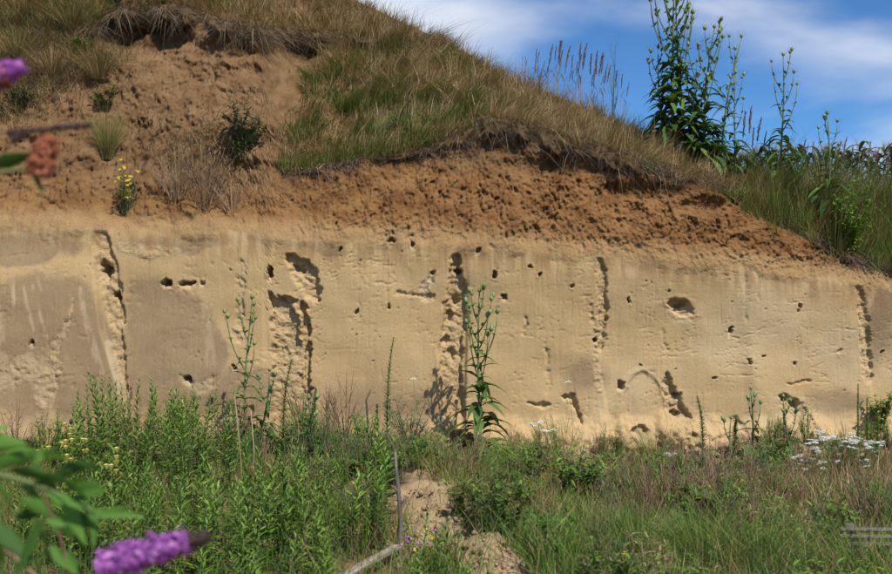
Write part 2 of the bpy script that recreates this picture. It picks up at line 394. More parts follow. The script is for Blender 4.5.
# relief of the rough strips: crumbly lumps
wx = fbm(Xg*5, Zg*5, 3, 405)*0.9; wz = fbm(Xg*5, Zg*5, 3, 407)*0.9
f1, f2, cid = worley(Xg*7+wx, Zg*10+wz, 411)
def terrace(v, k):
    q = v*k; f = np.floor(q); return (f + sstep(0.35, 0.75, q-f))/k
lump = (cid-0.5)*0.03*sstep(0.0, 0.25, f2-f1)
lump2 = terrace(fbm(Xg*7+wx*.6, Zg*10+wz*.6+Xg*3, 5, 415, 0.6), 9)*0.075 + fbm(Xg*26, Zg*30, 3, 419, .6)*0.026
dY += rough*face*(lump + lump2)*.68

# the brown soil above: crumbled, pitted, runnels
run = np.abs(fbm(Xg*5.2+fbm(Xg*3, Zg*3, 2, 81)*0.6, Zg*1.5, 4, 83))
pits = sstep(0.20, 0.42, fbm(Xg*8.5, Zg*5.5, 4, 87)); pits2 = sstep(0.25, 0.42, fbm(Xg*19, Zg*12, 3, 91))
f1b, f2b, cidb = worley(Xg*12, Zg*10, 421)
lefty = np.maximum(1 - sstep(240, 330, PX), (1-sstep(325, 380, PX))*sstep(178, 160, PY))      # the slope of loose sand on the left
steep = above*(1-lefty)*(1-grass_zone)
near_cut = sstep(0.0, 0.30, Zg-zA[None, :])
dY += steep*(0.3+0.7*near_cut)*((1-sstep(0, 0.09, run))*0.040*sstep(-.2, .25, fbm(Xg*1.9, Zg*1.2, 2, 86)) + pits*0.055*sstep(.0, .3, fbm(Xg*2.2, Zg*2.2, 2, 89)) + fbm(Xg*2.2, Zg*1.7, 4, 93, .5)*0.11 + terrace(fbm(Xg*9, Zg*7, 4, 94, .6), 6)*0.060 + fbm(Xg*26, Zg*20, 3, 95, .65)*0.040 - 0.01)
loose = above*lefty
f1c, f2c, cidc = worley(Xg*9, Zg*8, 431)
sc = sstep(0.12, 0.4, fbm(Xg*3.6, Zg*3.6, 4, 97))
dY += loose*(.2+.8*sstep(0, .45, Zg-zA[None, :]))*(fbm(Xg*1.1, Zg*1.1, 4, 99)*0.30 + terrace(fbm(Xg*5+wx, Zg*4+wz, 5, 101, .55), 8)*0.10 + sc*(cidc-0.5)*0.06*sstep(0, .3, f2c-f1c) + fbm(Xg*24, Zg*20, 3, 103, .65)*0.038 + (1-sstep(0, .10, run))*0.03*sc)
# hollows in the slope under the upper turf and the bare scar on the left
for hx, hy, rx, ry, dp in [(140,32,44,18,.50),(300,52,40,10,.22),(225,50,30,10,.15),(205,78,12,7,.15),(208,66,14,6,.10),(28,130,16,10,-.12),(560,165,50,9,.16),(640,190,40,8,.14),(500,145,18,9,.14),(710,205,30,8,.12)]:
    dY += blob(hx, hy, rx, ry, 0.5)*dp*above
dY += grass_zone*fbm(Xg*1.1, Zg*1.4, 3, 105)*0.18*sstep(0.0, 0.6, zC[None, :]-Zg)
rough = np.maximum(rough, above*0.9)
# ledge where the brown soil meets the cut
# fallen earth at the foot
foot = sstep(0.32, -0.1, Zg + fbm(Xg*2.4, Zg, 3, 111)*0.16); foot = 1 - sstep(-0.1, 0.32, Zg + fbm(Xg*2.4, Xg*0, 3, 111)*0.20)
dY -= foot*(0.22 + fbm(Xg*2.5, Zg*2.5, 4, 114)*0.22 + fbm(Xg*9, Zg*9, 4, 113)*0.10); rough = np.maximum(rough, foot*0.9)
Yg = Yb + dY
Yg[-1] = Yb[-1]

# stains with a shape of their own
dwx = fbm(Xg*1.5, Zg*1.5, 5, 141, .6)*18; dwy = fbm(Xg*1.5, Zg*1.5, 5, 143, .6)*18
def dblob(cx, cy, rx, ry, soft): return (1 - sstep(1-soft, 1+soft, np.hypot((PX+dwx-cx)/rx, (PY+dwy-cy)/ry)))*(0.78+0.22*sstep(-0.25, 0.2, fbm(Xg*2.5, Zg*2.5, 5, 121)))
for a in [(45,345,75,75,.12),(172,350,50,66,.12),(180,241,58,9,.5),(105,385,30,60,.3),(20,250,70,14,.3),(255,400,60,34,.3),(375,418,70,36,.5),(585,375,22,20,.9),(842,400,30,14,.5),
          (882,320,14,50,.35),(640,447,50,9,.4),(80,430,160,22,.3),(150,300,30,20,.6),(330,250,16,8,.5)]:
    damp = np.maximum(damp, dblob(*a)*0.9)
damp = np.maximum(damp, 0.15*sstep(0.1, 0.5, fbm(Xg*0.9, Zg*1.3, 4, 125)))
damp *= face*(1-0.6*rough)
for poly, k in [([(14,275,1.5),(17,298,2),(18,312,1)], .7), ([(26,285,1),(33,318,2),(40,340,1)], .6), ([(35,285,1),(43,315,1.5),(50,338,1)], .7), ([(38,272,.8),(44,290,1.2)], .5),
                ([(1,290,1),(3,330,4),(6,365,5)], .45), ([(82,288,2),(88,320,3),(97,350,4),(104,372,3)], .55), ([(108,342,2),(116,368,3.5),(122,392,3)], .7),
                ([(200,285,3),(206,320,4),(211,365,5)], .4), ([(197,255,1),(198,280,2)], .3), ([(560,378,2),(566,384,1)], .5)]:
    pale = np.maximum(pale, seg_mask(poly, 2.5, False)*k*sstep(-0.35, .1, fbm(Xg*12, Zg*5, 3, 131)))
band = (1-sstep(0.02, 0.13, np.abs(Zg-zA[None, :]+0.03)))*(PX < 330)*0.4*sstep(-.3, .2, fbm(Xg*2, Zg*3, 3, 133)); pale = np.maximum(pale, band)
pale = np.maximum(pale, .5*face*sstep(560, 720, PX)*(1-damp)*sstep(-.35, .35, fbm(Xg*.9, Zg*1.2, 4, 145)))
brown = above*(0.55 + 0.45*sstep(0.1, .35, Zg-zA[None, :])); 
brown = np.clip(brown + face*0.6*sstep(0.42, .0, zA[None, :]-Zg)*sstep(-.35, .3, fbm(Xg*9, Zg*1.6, 4, 135)), 0, 1)
dryslope = above*lefty*sstep(0.25, 0.9, Zg-zA[None, :])*0.85
dryslope = np.maximum(dryslope, above*blob(500, 150, 70, 22, .6)*0.8)
turf = grass_zone*(1-lefty)
SAND_PATCH = np.array([(258,46),(330,47),(318,62),(304,85),(292,112),(276,160),(258,168)])
def in_poly(x, y, P):
    r = np.zeros(np.shape(x), bool); n = len(P)
    for i in range(n):
        (x1, y1), (x2, y2) = P[i], P[(i+1) % n]
        c = ((y1 > y) != (y2 > y)) & (x < (x2-x1)*(y-y1)/((y2-y1) if y2 != y1 else 1e-9) + x1); r ^= c
    return r
patch = in_poly(PXw, PYw, SAND_PATCH); turf = turf*(1-patch); dryslope = np.maximum(dryslope, patch*0.9)

nr, nc = Zg.shape
idx = np.arange(nr*nc).reshape(nr, nc)
Q = np.stack([idx[:-1,:-1], idx[:-1,1:], idx[1:,1:], idx[1:,:-1]], -1).reshape(-1, 4)
me = mesh_np("cliff", np.stack([Xg, Yg, Zg], -1).reshape(-1, 3), Q=Q,
             attrs=dict(brown=brown, damp=damp, pale=pale, rough=rough, dryslope=dryslope, turf=turf), mat=M['loess'])
tag(obj("cliff", me), "tall cut cliff of yellow loess under a band of brown soil", kind="structure")

# ---- hilltop behind the skyline, running back to the field
ys = np.concatenate([[0], np.geomspace(0.6, 400, 26)])
HX = np.broadcast_to(Xc, (len(ys), len(Xc)))[:, ::6]; yc6 = Yg[-1, ::6]; zc6 = zC[::6]
HY = yc6[None, :] + ys[:, None]
k = sstep(0, 9, ys)[:, None]
FIELD_Z = 2.8
HZ = zc6[None, :]*(1-k) + (FIELD_Z + 0.55*np.maximum(zc6[None, :]-3.4, 0))*k
HXs = HX*(1+ys[:, None]*0.03)
n2 = HX.shape[1]; idx = np.arange(len(ys)*n2).reshape(len(ys), n2)
Q = np.stack([idx[:-1,:-1], idx[:-1,1:], idx[1:,1:], idx[1:,:-1]], -1).reshape(-1, 4)
z = np.zeros(HX.size)
me = mesh_np("hilltop", np.stack([HXs, HY, HZ], -1).reshape(-1, 3), Q=Q, attrs=dict(bare=z), mat=M['soil'])
tag(obj("hilltop", me), "grassy hilltop running back from the cliff edge", kind="structure")

# surface look-ups used for planting
def surf_y(X, Z):
    X = np.asarray(X, float); Z = np.asarray(Z, float)
    ci = np.clip(np.searchsorted(Xc, X), 1, len(Xc)-1); ci = np.where(np.abs(Xc[ci]-X) < np.abs(Xc[ci-1]-X), ci, ci-1)
    zf = zfine[ci]; zc = zC[ci]
    r = np.where(Z <= zf, (Z-Z0)/(zf-Z0)*(NF-1), NF-1 + (Z-zf)/(zc-zf)*NCO); r = np.clip(r, 0, NF+NCO-1.001)
    r0 = r.astype(int); f = r-r0
    return Yg[r0, ci]*(1-f) + Yg[r0+1, ci]*f
def on_cliff(px, py):
    d = np.full(np.shape(px), 1.0)
    for _ in range(30):
        X = (np.asarray(px)-446)*(CAM_D+d)/FPX; Z = CAM_Z + (287-np.asarray(py))*(CAM_D+d)/FPX
        d = 0.6*d + 0.4*surf_y(X, Z)
    return np.stack([X, surf_y(X, Z), Z], -1)

# ------------------------------------------------------------------ ground in front
RIDGE = ((-0.30, -2.2), (0.62, -6.6))
def ridge_d(x, y):
    (ax, ay), (bx, by) = RIDGE; L2 = (bx-ax)**2+(by-ay)**2
    t = np.clip(((x-ax)*(bx-ax)+(y-ay)*(by-ay))/L2, 0, 1)
    return np.hypot(x-ax-t*(bx-ax), y-ay-t*(by-ay)), t
def bare_d(x, y):     # < 1 inside the two bare spots of the mound
    return np.minimum(np.hypot((x+.16+.10*(y+4.0))/.26, (y+4.0)/.95), np.hypot((x-.28+.18*(y+5.75))/.25, (y+5.75)/.75))
def ground_z(x, y):
    x = np.asarray(x, float); y = np.asarray(y, float)
    d, t = ridge_d(x, y)
    z = fbm(x*0.5, y*0.5, 3, 201)*0.16 + fbm(x*2.3, y*2.3, 3, 203)*0.04
    z = z + np.exp(-(d/0.55)**2)*(0.20+fbm(x*3, y*3, 3, 205)*0.16)
    z = z + 0.16*sstep(-1.1, -0.1, y) - 0.12
    z = z - 0.15*np.exp(-((x-2.3)/1.3)**2)*sstep(-3.0, -1.2, y) + 0.10*np.exp(-((x+1.6)/1.3)**2)*sstep(-2.5, -.8, y)
    return z
gx = np.concatenate([-np.geomspace(6.5, 250, 25)[::-1], np.arange(-6.4, 6.41, 0.035), np.geomspace(6.5, 250, 25)])
gy = np.concatenate([-np.geomspace(7.3, 300, 28)[::-1], np.arange(-7.2, 0.9, 0.035)])
GX, GY = np.meshgrid(gx, gy)
GZ = ground_z(GX, GY)
d, t = ridge_d(GX, GY)
bare = 1-sstep(0.75, 1.25, bare_d(GX, GY) + fbm(GX*3, GY*3, 3, 211)*0.9)
bare = np.maximum(bare, sstep(-0.75, -0.25, GY + fbm(GX*2, GY*2, 3, 213)*0.35))
f1, f2, cid = worley(GX*6, GY*6, 215); f1s, f2s, cids = worley(GX*13, GY*13, 217)
GZ = GZ + bare*((cid-.5)*0.05*(f1 < 0.45) + (cids-.5)*0.035 + fbm(GX*9, GY*9, 3, 219)*0.04)
idx = np.arange(GX.size).reshape(GX.shape)
Q = np.stack([idx[:-1,:-1], idx[:-1,1:], idx[1:,1:], idx[1:,:-1]], -1).reshape(-1, 4)
me = mesh_np("ground", np.stack([GX, GY, GZ], -1).reshape(-1, 3), Q=Q, attrs=dict(bare=bare), mat=M['soil'])
tag(obj("ground", me), "rough weedy ground in front of the cliff", kind="structure")
def on_ground(px, py):
    px = np.asarray(px, float); py = np.asarray(py, float); d = np.full(np.shape(px), 8.0)
    for _ in range(40):
        z = ground_z((px-446)*d/FPX, d-CAM_D); d = 0.5*d + 0.5*np.clip((CAM_Z-z)*FPX/np.maximum(py-287, 20), 2, 14)
    x = (px-446)*d/FPX; y = d-CAM_D
    return np.stack([x, y, ground_z(x, y)], -1)

# ------------------------------------------------------------------ plant building blocks
M['grass'] = plant_mat("grass_blades", [(0.0, (0.045, 0.100, 0.014)), (0.25, (0.115, 0.200, 0.028)), (0.45, (0.170, 0.200, 0.042)), (0.60, (0.20, 0.145, 0.055)), (0.8, (0.30, 0.190, 0.090)), (1.0, (0.55, 0.42, 0.24))], 0.6, 0.15, 0.0)
M['thatch'] = plant_mat("dead_thatch", [(0.0, (0.030, 0.021, 0.014)), (0.45, (0.085, 0.060, 0.041)), (1.0, (0.29, 0.22, 0.155))], 0.8, 0.1, 0.0, 0.15)
M['leaf'] = plant_mat("green_leaf", [(0.0, (0.024, 0.056, 0.008)), (0.5, (0.095, 0.180, 0.022)), (1.0, (0.25, 0.36, 0.060))], 0.5, 0.18)
M['teasel_leaf'] = plant_mat("teasel_leaf", [(0.0, (0.030, 0.075, 0.018)), (0.5, (0.070, 0.145, 0.030)), (0.9, (0.15, 0.24, 0.050)), (1.0, (0.42, 0.40, 0.07))], 0.5, 0.22, 0.12)
M['stem'] = plant_mat("green_stem", [(0.0, (0.065, 0.105, 0.028)), (1.0, (0.16, 0.20, 0.075))], 0.6, 0.0)
M['dry_stem'] = plant_mat("dry_stem", [(0.0, (0.10, 0.058, 0.034)), (0.5, (0.20, 0.125, 0.075)), (1.0, (0.38, 0.28, 0.18))], 0.8, 0.0, 0.4, 0.15)
M['head'] = plant_mat("teasel_head", [(0.0, (0.13, 0.20, 0.065)), (1.0, (0.25, 0.31, 0.12))], 0.7, 0.0)
M['dead_head'] = plant_mat("dead_teasel_head", [(0.0, (0.045, 0.030, 0.022)), (1.0, (0.10, 0.070, 0.050))], 0.9, 0.0)
M['white'] = plant_mat("white_petal", [(0.0, (0.62, 0.62, 0.56)), (1.0, (0.82, 0.82, 0.78))], 0.7, 0.2, 0.1)
M['yellow'] = plant_mat("yellow_petal", [(0.0, (0.62, 0.40, 0.02)), (1.0, (0.80, 0.62, 0.06))], 0.6, 0.25, 0.2)
M['pale_yellow'] = plant_mat("pale_yellow_petal", [(0.0, (0.74, 0.64, 0.13)), (1.0, (0.82, 0.76, 0.30))], 0.6, 0.25, 0.2)
M['purple'] = plant_mat("purple_floret", [(0.0, (0.20, 0.045, 0.25)), (0.6, (0.38, 0.10, 0.44)), (1.0, (0.56, 0.24, 0.60))], 0.6, 0.25, 0.1)
M['rust'] = plant_mat("rust_floret", [(0.0, (0.13, 0.040, 0.022)), (0.6, (0.30, 0.095, 0.048)), (1.0, (0.46, 0.18, 0.10))], 0.8, 0.1, 0.1, 0.1)
M['spent'] = plant_mat("spent_floret", [(0.0, (0.028, 0.018, 0.016)), (1.0, (0.10, 0.066, 0.060))], 0.9, 0.0, 0.1, 0.1)
M['reed'] = plant_mat("reed_panicle", [(0.0, (0.15, 0.088, 0.080)), (1.0, (0.34, 0.225, 0.185))], 0.8, 0.2, 0.3, 0.15)
M['corn'] = plant_mat("corn_leaf", [(0.0, (0.022, 0.055, 0.014)), (1.0, (0.050, 0.100, 0.024))], 0.5, 0.2)
M['blue_leaf'] = plant_mat("grey_green_leaf", [(0.0, (0.034, 0.060, 0.032)), (0.5, (0.070, 0.105, 0.055)), (1.0, (0.14, 0.17, 0.095))], 0.6, 0.2)

def blades(name, P, H, W, lean, droop, tint, mat, segs=2, ang=None):
    """many single grass blades in one mesh: P roots, H lengths, lean = sideways travel of the tip, droop = how far it sinks"""
    N = len(P); a = rng.uniform(0, 2*math.pi, N) if ang is None else ang
    side = np.stack([np.cos(a), np.sin(a), np.zeros(N)], -1)
    vs_ = []
    for k in range(segs+1):
        t = k/segs
        c = P + np.stack([lean[:,0]*t**1.5, lean[:,1]*t**1.5, H*t - droop*t*t], -1)
        if k < segs:
            w = (W*(1-t)**0.6*0.5)[:, None]*side; vs_ += [c-w, c+w]
        else: vs_.append(c)
    nv = 2*segs+1
    V = np.stack(vs_, 1).reshape(-1, 3); b = (np.arange(N)*nv)[:, None]
    Qs = np.concatenate([b + np.array([2*k, 2*k+1, 2*k+3, 2*k+2]) for k in range(segs-1)]) if segs > 1 else None
    T = b + np.array([2*segs-2, 2*segs-1, 2*segs])
    return mesh_np(name, V, Q=Qs, T=T, attrs=dict(tint=np.repeat(np.clip(tint, 0, 1), nv)), mat=mat, smooth=False)

def V3(*a): return np.array(a, float)
def unit(v): v = np.asarray(v, float); return v/(np.linalg.norm(v)+1e-12)
class MB:
    def __init__(s): s.v = []; s.q = []; s.t = []; s.c = []; s.n = 0
    def add(s, V, Q=(), T=(), tint=0.5):
        V = np.asarray(V, float); s.v.append(V)
        if len(Q): s.q.append(np.asarray(Q)+s.n)
        if len(T): s.t.append(np.asarray(T)+s.n)
        s.c.append(np.full(len(V), tint)); s.n += len(V)
    def tube(s, pts, rad, n=5, tint=0.5):
        pts = np.asarray(pts, float); m = len(pts)
        rad = np.full(m, rad) if np.isscalar(rad) else np.asarray(rad)
        d = np.gradient(pts, axis=0); V = []
        for i in range(m):
            z = unit(d[i]); r = unit(np.cross(z, V3(0.31, 0.95, 0.07) if abs(z[1]) < 0.9 else V3(1, 0, 0))); u = np.cross(z, r)
            a = np.arange(n)*2*math.pi/n
            V.append(pts[i] + rad[i]*(np.cos(a)[:, None]*r + np.sin(a)[:, None]*u))
        V = np.concatenate(V); Qs = [(i*n+j, i*n+(j+1) % n, (i+1)*n+(j+1) % n, (i+1)*n+j) for i in range(m-1) for j in range(n)]
        T = [((m-1)*n, (m-1)*n+j, (m-1)*n+j+1) for j in range(1, n-1)]
        s.add(V, Qs, T, tint)
    def leaf(s, base, direc, length, width, droop=0.3, fold=0.25, tint=0.5, segs=3, peak=0.4, stalk=0.0, wavy=0.0, side=None):
        """a lance-shaped blade folded along its midrib and bending down towards the tip"""
        d = unit(direc); hz = unit(V3(d[0], d[1], 0)) if np.hypot(d[0], d[1]) > 1e-3 else V3(1, 0, 0)
        if side is None:
            side = np.cross(d, V3(0, 0, 1)); side = unit(side) if np.linalg.norm(side) > 1e-3 else V3(1, 0, 0)
        up = np.cross(side, d)
        V = []; Qs = []; T = []
        for k in range(segs+1):
            t = k/segs
            c = np.asarray(base) + d*length*t - V3(0, 0, 1)*droop*length*t*t + hz*0.0
            if k == segs: V.append(c); break
            prof = stalk + (1-stalk)*((t/peak)**0.7 if t < peak else ((1-t)/(1-peak))**0.8)
            w = width*0.5*max(prof, 0.12 if k == 0 else 0.2)*(1+wavy*(random.random()-.5))
            V += [c - side*w + up*w*fold*2, c, c + side*w + up*w*fold*2]
        for k in range(segs-1):
            a = 3*k; Qs += [(a, a+1, a+4, a+3), (a+1, a+2, a+5, a+4)]
        a = 3*(segs-1); T += [(a, a+1, a+3), (a+1, a+2, a+3)]
        s.add(V, Qs, T, tint)
    def egg(s, c, axis, length, r, n=6, rings=4, tint=0.5, bump=0.0):
        z = unit(axis); x = unit(np.cross(z, V3(0.2, 0.9, 0.1))); y = np.cross(z, x); V = [np.asarray(c)]
        for i in range(1, rings+1):
            t = i/(rings+1); rr = r*math.sin(math.pi*t)**0.75*(1.1-0.25*t)
            for j in range(n):
                a = 2*math.pi*(j+0.5*(i % 2))/n; k = rr*(1+bump*(random.random()-.5))
                V.append(np.asarray(c) + z*length*t + k*(math.cos(a)*x + math.sin(a)*y))
        V.append(np.asarray(c) + z*length); T = []; Qs = []
        for j in range(n): T.append((0, 1+(j+1) % n, 1+j))
        for i in range(rings-1):
            for j in range(n): Qs.append((1+i*n+j, 1+i*n+(j+1) % n, 1+(i+1)*n+(j+1) % n, 1+(i+1)*n+j))
        e = 1+rings*n
        for j in range(n): T.append((e, 1+(rings-1)*n+j, 1+(rings-1)*n+(j+1) % n))
        s.add(V, Qs, T, tint)
    def box(s, c, size, R=None, tint=0.5):
        h = np.asarray(size)/2; V = np.array([(x, y, z) for x in (-1, 1) for y in (-1, 1) for z in (-1, 1)])*h
        if R is not None: V = V @ np.asarray(R).T
        s.add(V+np.asarray(c), [(0,1,3,2),(4,6,7,5),(0,4,5,1),(2,3,7,6),(0,2,6,4),(1,5,7,3)], (), tint)
    def mesh(s, name, mat, smooth=True):
        return mesh_np(name, np.concatenate(s.v), np.concatenate(s.q) if s.q else None, np.concatenate(s.t) if s.t else None,
                       dict(tint=np.concatenate(s.c)), mat, smooth)
    def build(s, name, mat, parent=None, smooth=True, kind=None):
        o = obj(name, s.mesh(name, mat, smooth), parent)
        if kind: o["kind"] = kind
        return o

def copy_tree(o, parent=None):
    c = o.copy(); COL.objects.link(c); c.parent = parent
    for ch in o.children: copy_tree(ch, c)
    return c
U = random.uniform

# ---- teasel: ridged stem, paired leaves, candelabra of prickly egg-shaped heads
def teasel(seed, H, branches=5, big=1.0, lean=0.0, leafy=1.0, name="teasel"):
    random.seed(seed); root = empty(name)
    wb = U(.015, .035)
    def sp(t): return V3(lean*t*t*H + wb*math.sin(4*t+seed)-wb*math.sin(seed), wb*math.cos(3.5*t+seed)-wb*math.cos(seed), H*t)
    st = MB(); st.tube([sp(t) for t in np.linspace(0, 1, 9)], np.linspace(0.015, 0.006, 9)*big, 6, 0.6)
    heads = [(sp(1.0), V3(lean*0.3, 0, 1))]; leaves = []
    nn = int(11*leafy)+3; rot = U(0, 3.1)
    for i in range(nn):
        t = 0.03 + 0.80*(i/nn)**1.25; rot += math.pi/2 + U(-.5, .5); L = (0.34*max(0, 1-1.35*t)**0.7 + 0.06 + .05*(1-t))*big
        for s_ in (0, math.pi):
            if random.random() < .22: continue
            a = rot+s_+U(-.3, .3); el = U(0.15, 0.9)
            l = L*U(.65, 1.15); leaves.append((sp(t), V3(math.cos(a), math.sin(a), el), l, l*U(.2, .32), U(.35, .95), U(0.0, .8)))
        if t < 0.5:
            a = rot+U(1, 2); leaves.append((sp(t), V3(math.cos(a), math.sin(a), U(.1, .8)), L*U(.7, 1.15), L*0.26, U(.4, 1.0), U(0, .75)))
    for i in range(branches):
        t = 0.42 + 0.5*i/max(branches, 1); a = rot + i*2.2 + U(-.4, .4)
        if i % 2 == 0: a = 0.0 + U(-.6, .6)
        elif i % 2 == 1: a = math.pi + U(-.6, .6)
        L = H*(0.42*(1-t)+0.10)*U(.7, 1.2); sp0 = sp(t); out = U(.18, .42)*L
        pts = [sp0 + V3(math.cos(a)*out*(1-(1-s)**2), math.sin(a)*out*(1-(1-s)**2), L*s) for s in np.linspace(0, 1, 6)]
        st.tube(pts, np.linspace(0.0075, 0.0042, 6)*big, 5, 0.75)
        heads.append((pts[-1], pts[-1]-pts[-2]))
        q = pts[3]
        for s_ in (0, math.pi):
            b = a+1.5+s_; leaves.append((q, V3(math.cos(b), math.sin(b), .6), 0.115*big, 0.026*big, .35, U(.3, .8)))
            leaves.append((pts[1], V3(math.cos(b), math.sin(b), .8), 0.14*big, 0.034*big, .4, U(.2, .8)))
        if random.random() < 0.7:    # a second, smaller fork
            b = a + U(-1, 1); L2 = L*0.5; p2 = [q + V3(math.cos(b)*0.22*L2*s, math.sin(b)*0.22*L2*s, L2*s) for s in np.linspace(0, 1, 4)]
            st.tube(p2, 0.003*big, 4, 0.75); heads.append((p2[-1], p2[-1]-p2[-2]))
    st.build("stem", M['stem'], root)
    for (p, d, L, W, dr, ti) in leaves:
        lf = MB(); lf.leaf(p, d, L, W, dr, 0.22, ti, 5, 0.35, 0.15, 0.5); lf.build("leaf", M['teasel_leaf'], root)
    for p, d in heads:
        h = MB(); hl = U(.05, .072)*big; h.egg(p, d, hl, hl*0.30, 8, 5, U(.1, .9), 0.35); ho = h.build("seed_head", M['head'], root)
        b = MB()
        for k in range(7):
            a = k*0.9 + U(0, .4); dd = V3(math.cos(a), math.sin(a), 0.55)
            b.leaf(p, dd, hl*U(.9, 1.5), 0.004*big, -0.55, 0.1, U(.4, .9), 3)
        b.build("bracts", M['teasel_leaf'], ho)
    return root

# ---- slim leafy stem (goldenrod before flowering)
def leafy_stem(seed, H, nleaf=54, L0=0.085, name="goldenrod", spread=0.35, wid=0.2, mat='leaf', bare_to=0.12):
    random.seed(seed); root = empty(name); lx, ly = U(-.09, .09)*H, U(-.09, .09)*H
    def sp(t): return V3(lx*t*t, ly*t*t, H*t)
    st = MB(); st.tube([sp(t) for t in np.linspace(0, 1, 6)], np.linspace(0.0045, 0.0015, 6), 5, 0.4); st.build("stem", M['stem'], root)
    f = MB()
    for i in range(nleaf):
        t = bare_to + (1-bare_to)*(i/nleaf)**0.9; a = i*2.399 + U(-.3, .3)
        L = L0*(1.1-0.72*t**1.8)*U(.75, 1.2); el = 0.40 + 1.0*t*t + U(-.15, .25)
        f.leaf(sp(t), V3(math.cos(a), math.sin(a), el), L, L*wid, U(.1, .5)*(1-t*.6), 0.2, min(1, max(0, .22+.5*t+U(-.34, .34))), 3)
    f.build("foliage", M[mat], root, kind="stuff")
    return root

# ---- horseweed: a tall spike crowded with short narrow leaves
def spike_plant(seed, H, name="horseweed", L0=0.06, n=150, lean=0.0, mat='leaf', base_t=0.05):
    random.seed(seed); root = empty(name)
    def sp(t): return V3(lean*t**3*H, 0.0, H*t*(1-0.12*abs(lean)*t))
    st = MB(); st.tube([sp(t) for t in np.linspace(0, 1, 8)], np.linspace(0.010, 0.003, 8), 5, 0.4); st.build("stem", M['stem'], root)
    f = MB()
    for i in range(n):
        t = base_t + (1-base_t)*i/n; a = i*2.399; L = L0*(1.15-0.85*t)*U(.7, 1.2)
        f.leaf(sp(t), V3(math.cos(a), math.sin(a), .7+U(-.2, .4)), L, 0.020, U(.0, .4), .1, U(.1, .9), 2)
    f.build("foliage", M[mat], root, kind="stuff")
    return root

# ---- bushy herb: forked stems with small leaves
def bushy(seed, H, R, stems=9, leaves=28, L0=0.05, wid=0.3, name="herb", mat='leaf', smat='stem', tint0=.2, flowers=None, fn=0, up=1.0, droop=.3):
    random.seed(seed); root = empty(name); st = MB(); f = MB(); tips = []
    for i in range(stems):
        a = U(0, 6.28); r = R*math.sqrt(U(.05, 1)); h = H*U(.6, 1.0)*(1-0.35*(r/R)**2)
        x0, y0 = r*.22*math.cos(a), r*.22*math.sin(a); x1, y1 = r*math.cos(a), r*math.sin(a)
        pts = [V3(x0+(x1-x0)*s**1.3, y0+(y1-y0)*s**1.3, h*s) for s in np.linspace(0, 1, 6)]
        st.tube(pts, np.linspace(0.0045, 0.0016, 6), 4, U(.2, .8)); tips.append((pts[-1], pts[-1]-pts[-2]))
        br = []
        for j in range(3):
            s0 = U(.35, .85); k = int(s0*5); b = U(0, 6.28); L = h*U(.15, .32)
            p2 = [pts[k] + V3(math.cos(b)*.5*L*s, math.sin(b)*.5*L*s, L*s*up) for s in np.linspace(0, 1, 4)]
            st.tube(p2, 0.0015, 3, U(.2, .8)); br.append(p2); tips.append((p2[-1], p2[-1]-p2[-2]))
        for j in range(leaves):
            if j % 2 and br: q = random.choice(br); p = q[0] + (q[-1]-q[0])*U(.1, 1)
            else:
                s = U(.1, 1)*5; k = min(int(s), 4); p = pts[k] + (pts[k+1]-pts[k])*(s-k)
            b = U(0, 6.28); L = L0*U(.5, 1.25)
            f.leaf(p, V3(math.cos(b), math.sin(b), U(-.1, 1.0)), L, L*wid, U(0, 2*droop), .2, min(1, max(0, tint0+U(0, .6))), 3)
    st.build("stem", M[smat], root)
    if leaves: f.build("foliage", M[mat], root, kind="stuff")
    if flowers:
        for p, d in random.sample(tips, min(fn, len(tips))):
            fl = MB(); flowers(fl, p, unit(d)); fl.build("flower", M[flowers.mat], root)
    return root
def daisy(fl, p, d, r=0.016):
    for k in range(7):
        a = k*0.9; dd = math.cos(a)*V3(1, 0, 0)+math.sin(a)*V3(0, .6, .8); fl.leaf(p, dd, r*1.3, r*.9, 0, .1, U(.2, 1), 2, .4, 0, 0, -math.sin(a)*V3(1, 0, 0)+math.cos(a)*V3(0, .6, .8))
    fl.egg(p, d, r*.7, r*.5, 5, 2, 0.2)
daisy.mat = 'yellow'
def umbel(fl, p, d, r=0.028):
    for k in range(15):
        a = k*2.4; rr = r*math.sqrt(k/15); q = p + V3(math.cos(a)*rr, math.sin(a)*rr, U(-.004, .004)+.012*(1-(rr/r)**2)); fl.egg(q, V3(0, 0, 1), 0.013, 0.0075, 5, 2, U(0, 1))
umbel.mat = 'white'
def cup(fl, p, d, r=0.036):
    for k in range(4):
        a = k*1.57+.4; fl.leaf(p, V3(math.cos(a), math.sin(a), 1.9), r*1.5, r*1.25, .1, .25, U(0, 1), 3, .65)
cup.mat = 'pale_yellow'

def put(o, P, rz=None, label=None, cat=None, group=None, scale=1.0, tilt=0.0):
    o.location = tuple(float(c) for c in P); o.rotation_euler = (U(-tilt, tilt), U(-tilt, tilt), U(0, 6.28) if rz is None else rz); o.scale = (scale,)*3
    return tag(o, label, cat, group)

def on_depth(px, Y):      # a foot on the ground at depth Y, under the photo column px
    x = (px-446)*(CAM_D+Y)/FPX; return np.array([x, Y, float(ground_z(x, Y))])
def height_to(P, py): return CAM_Z + (287-py)*(CAM_D+P[1])/FPX - P[2]

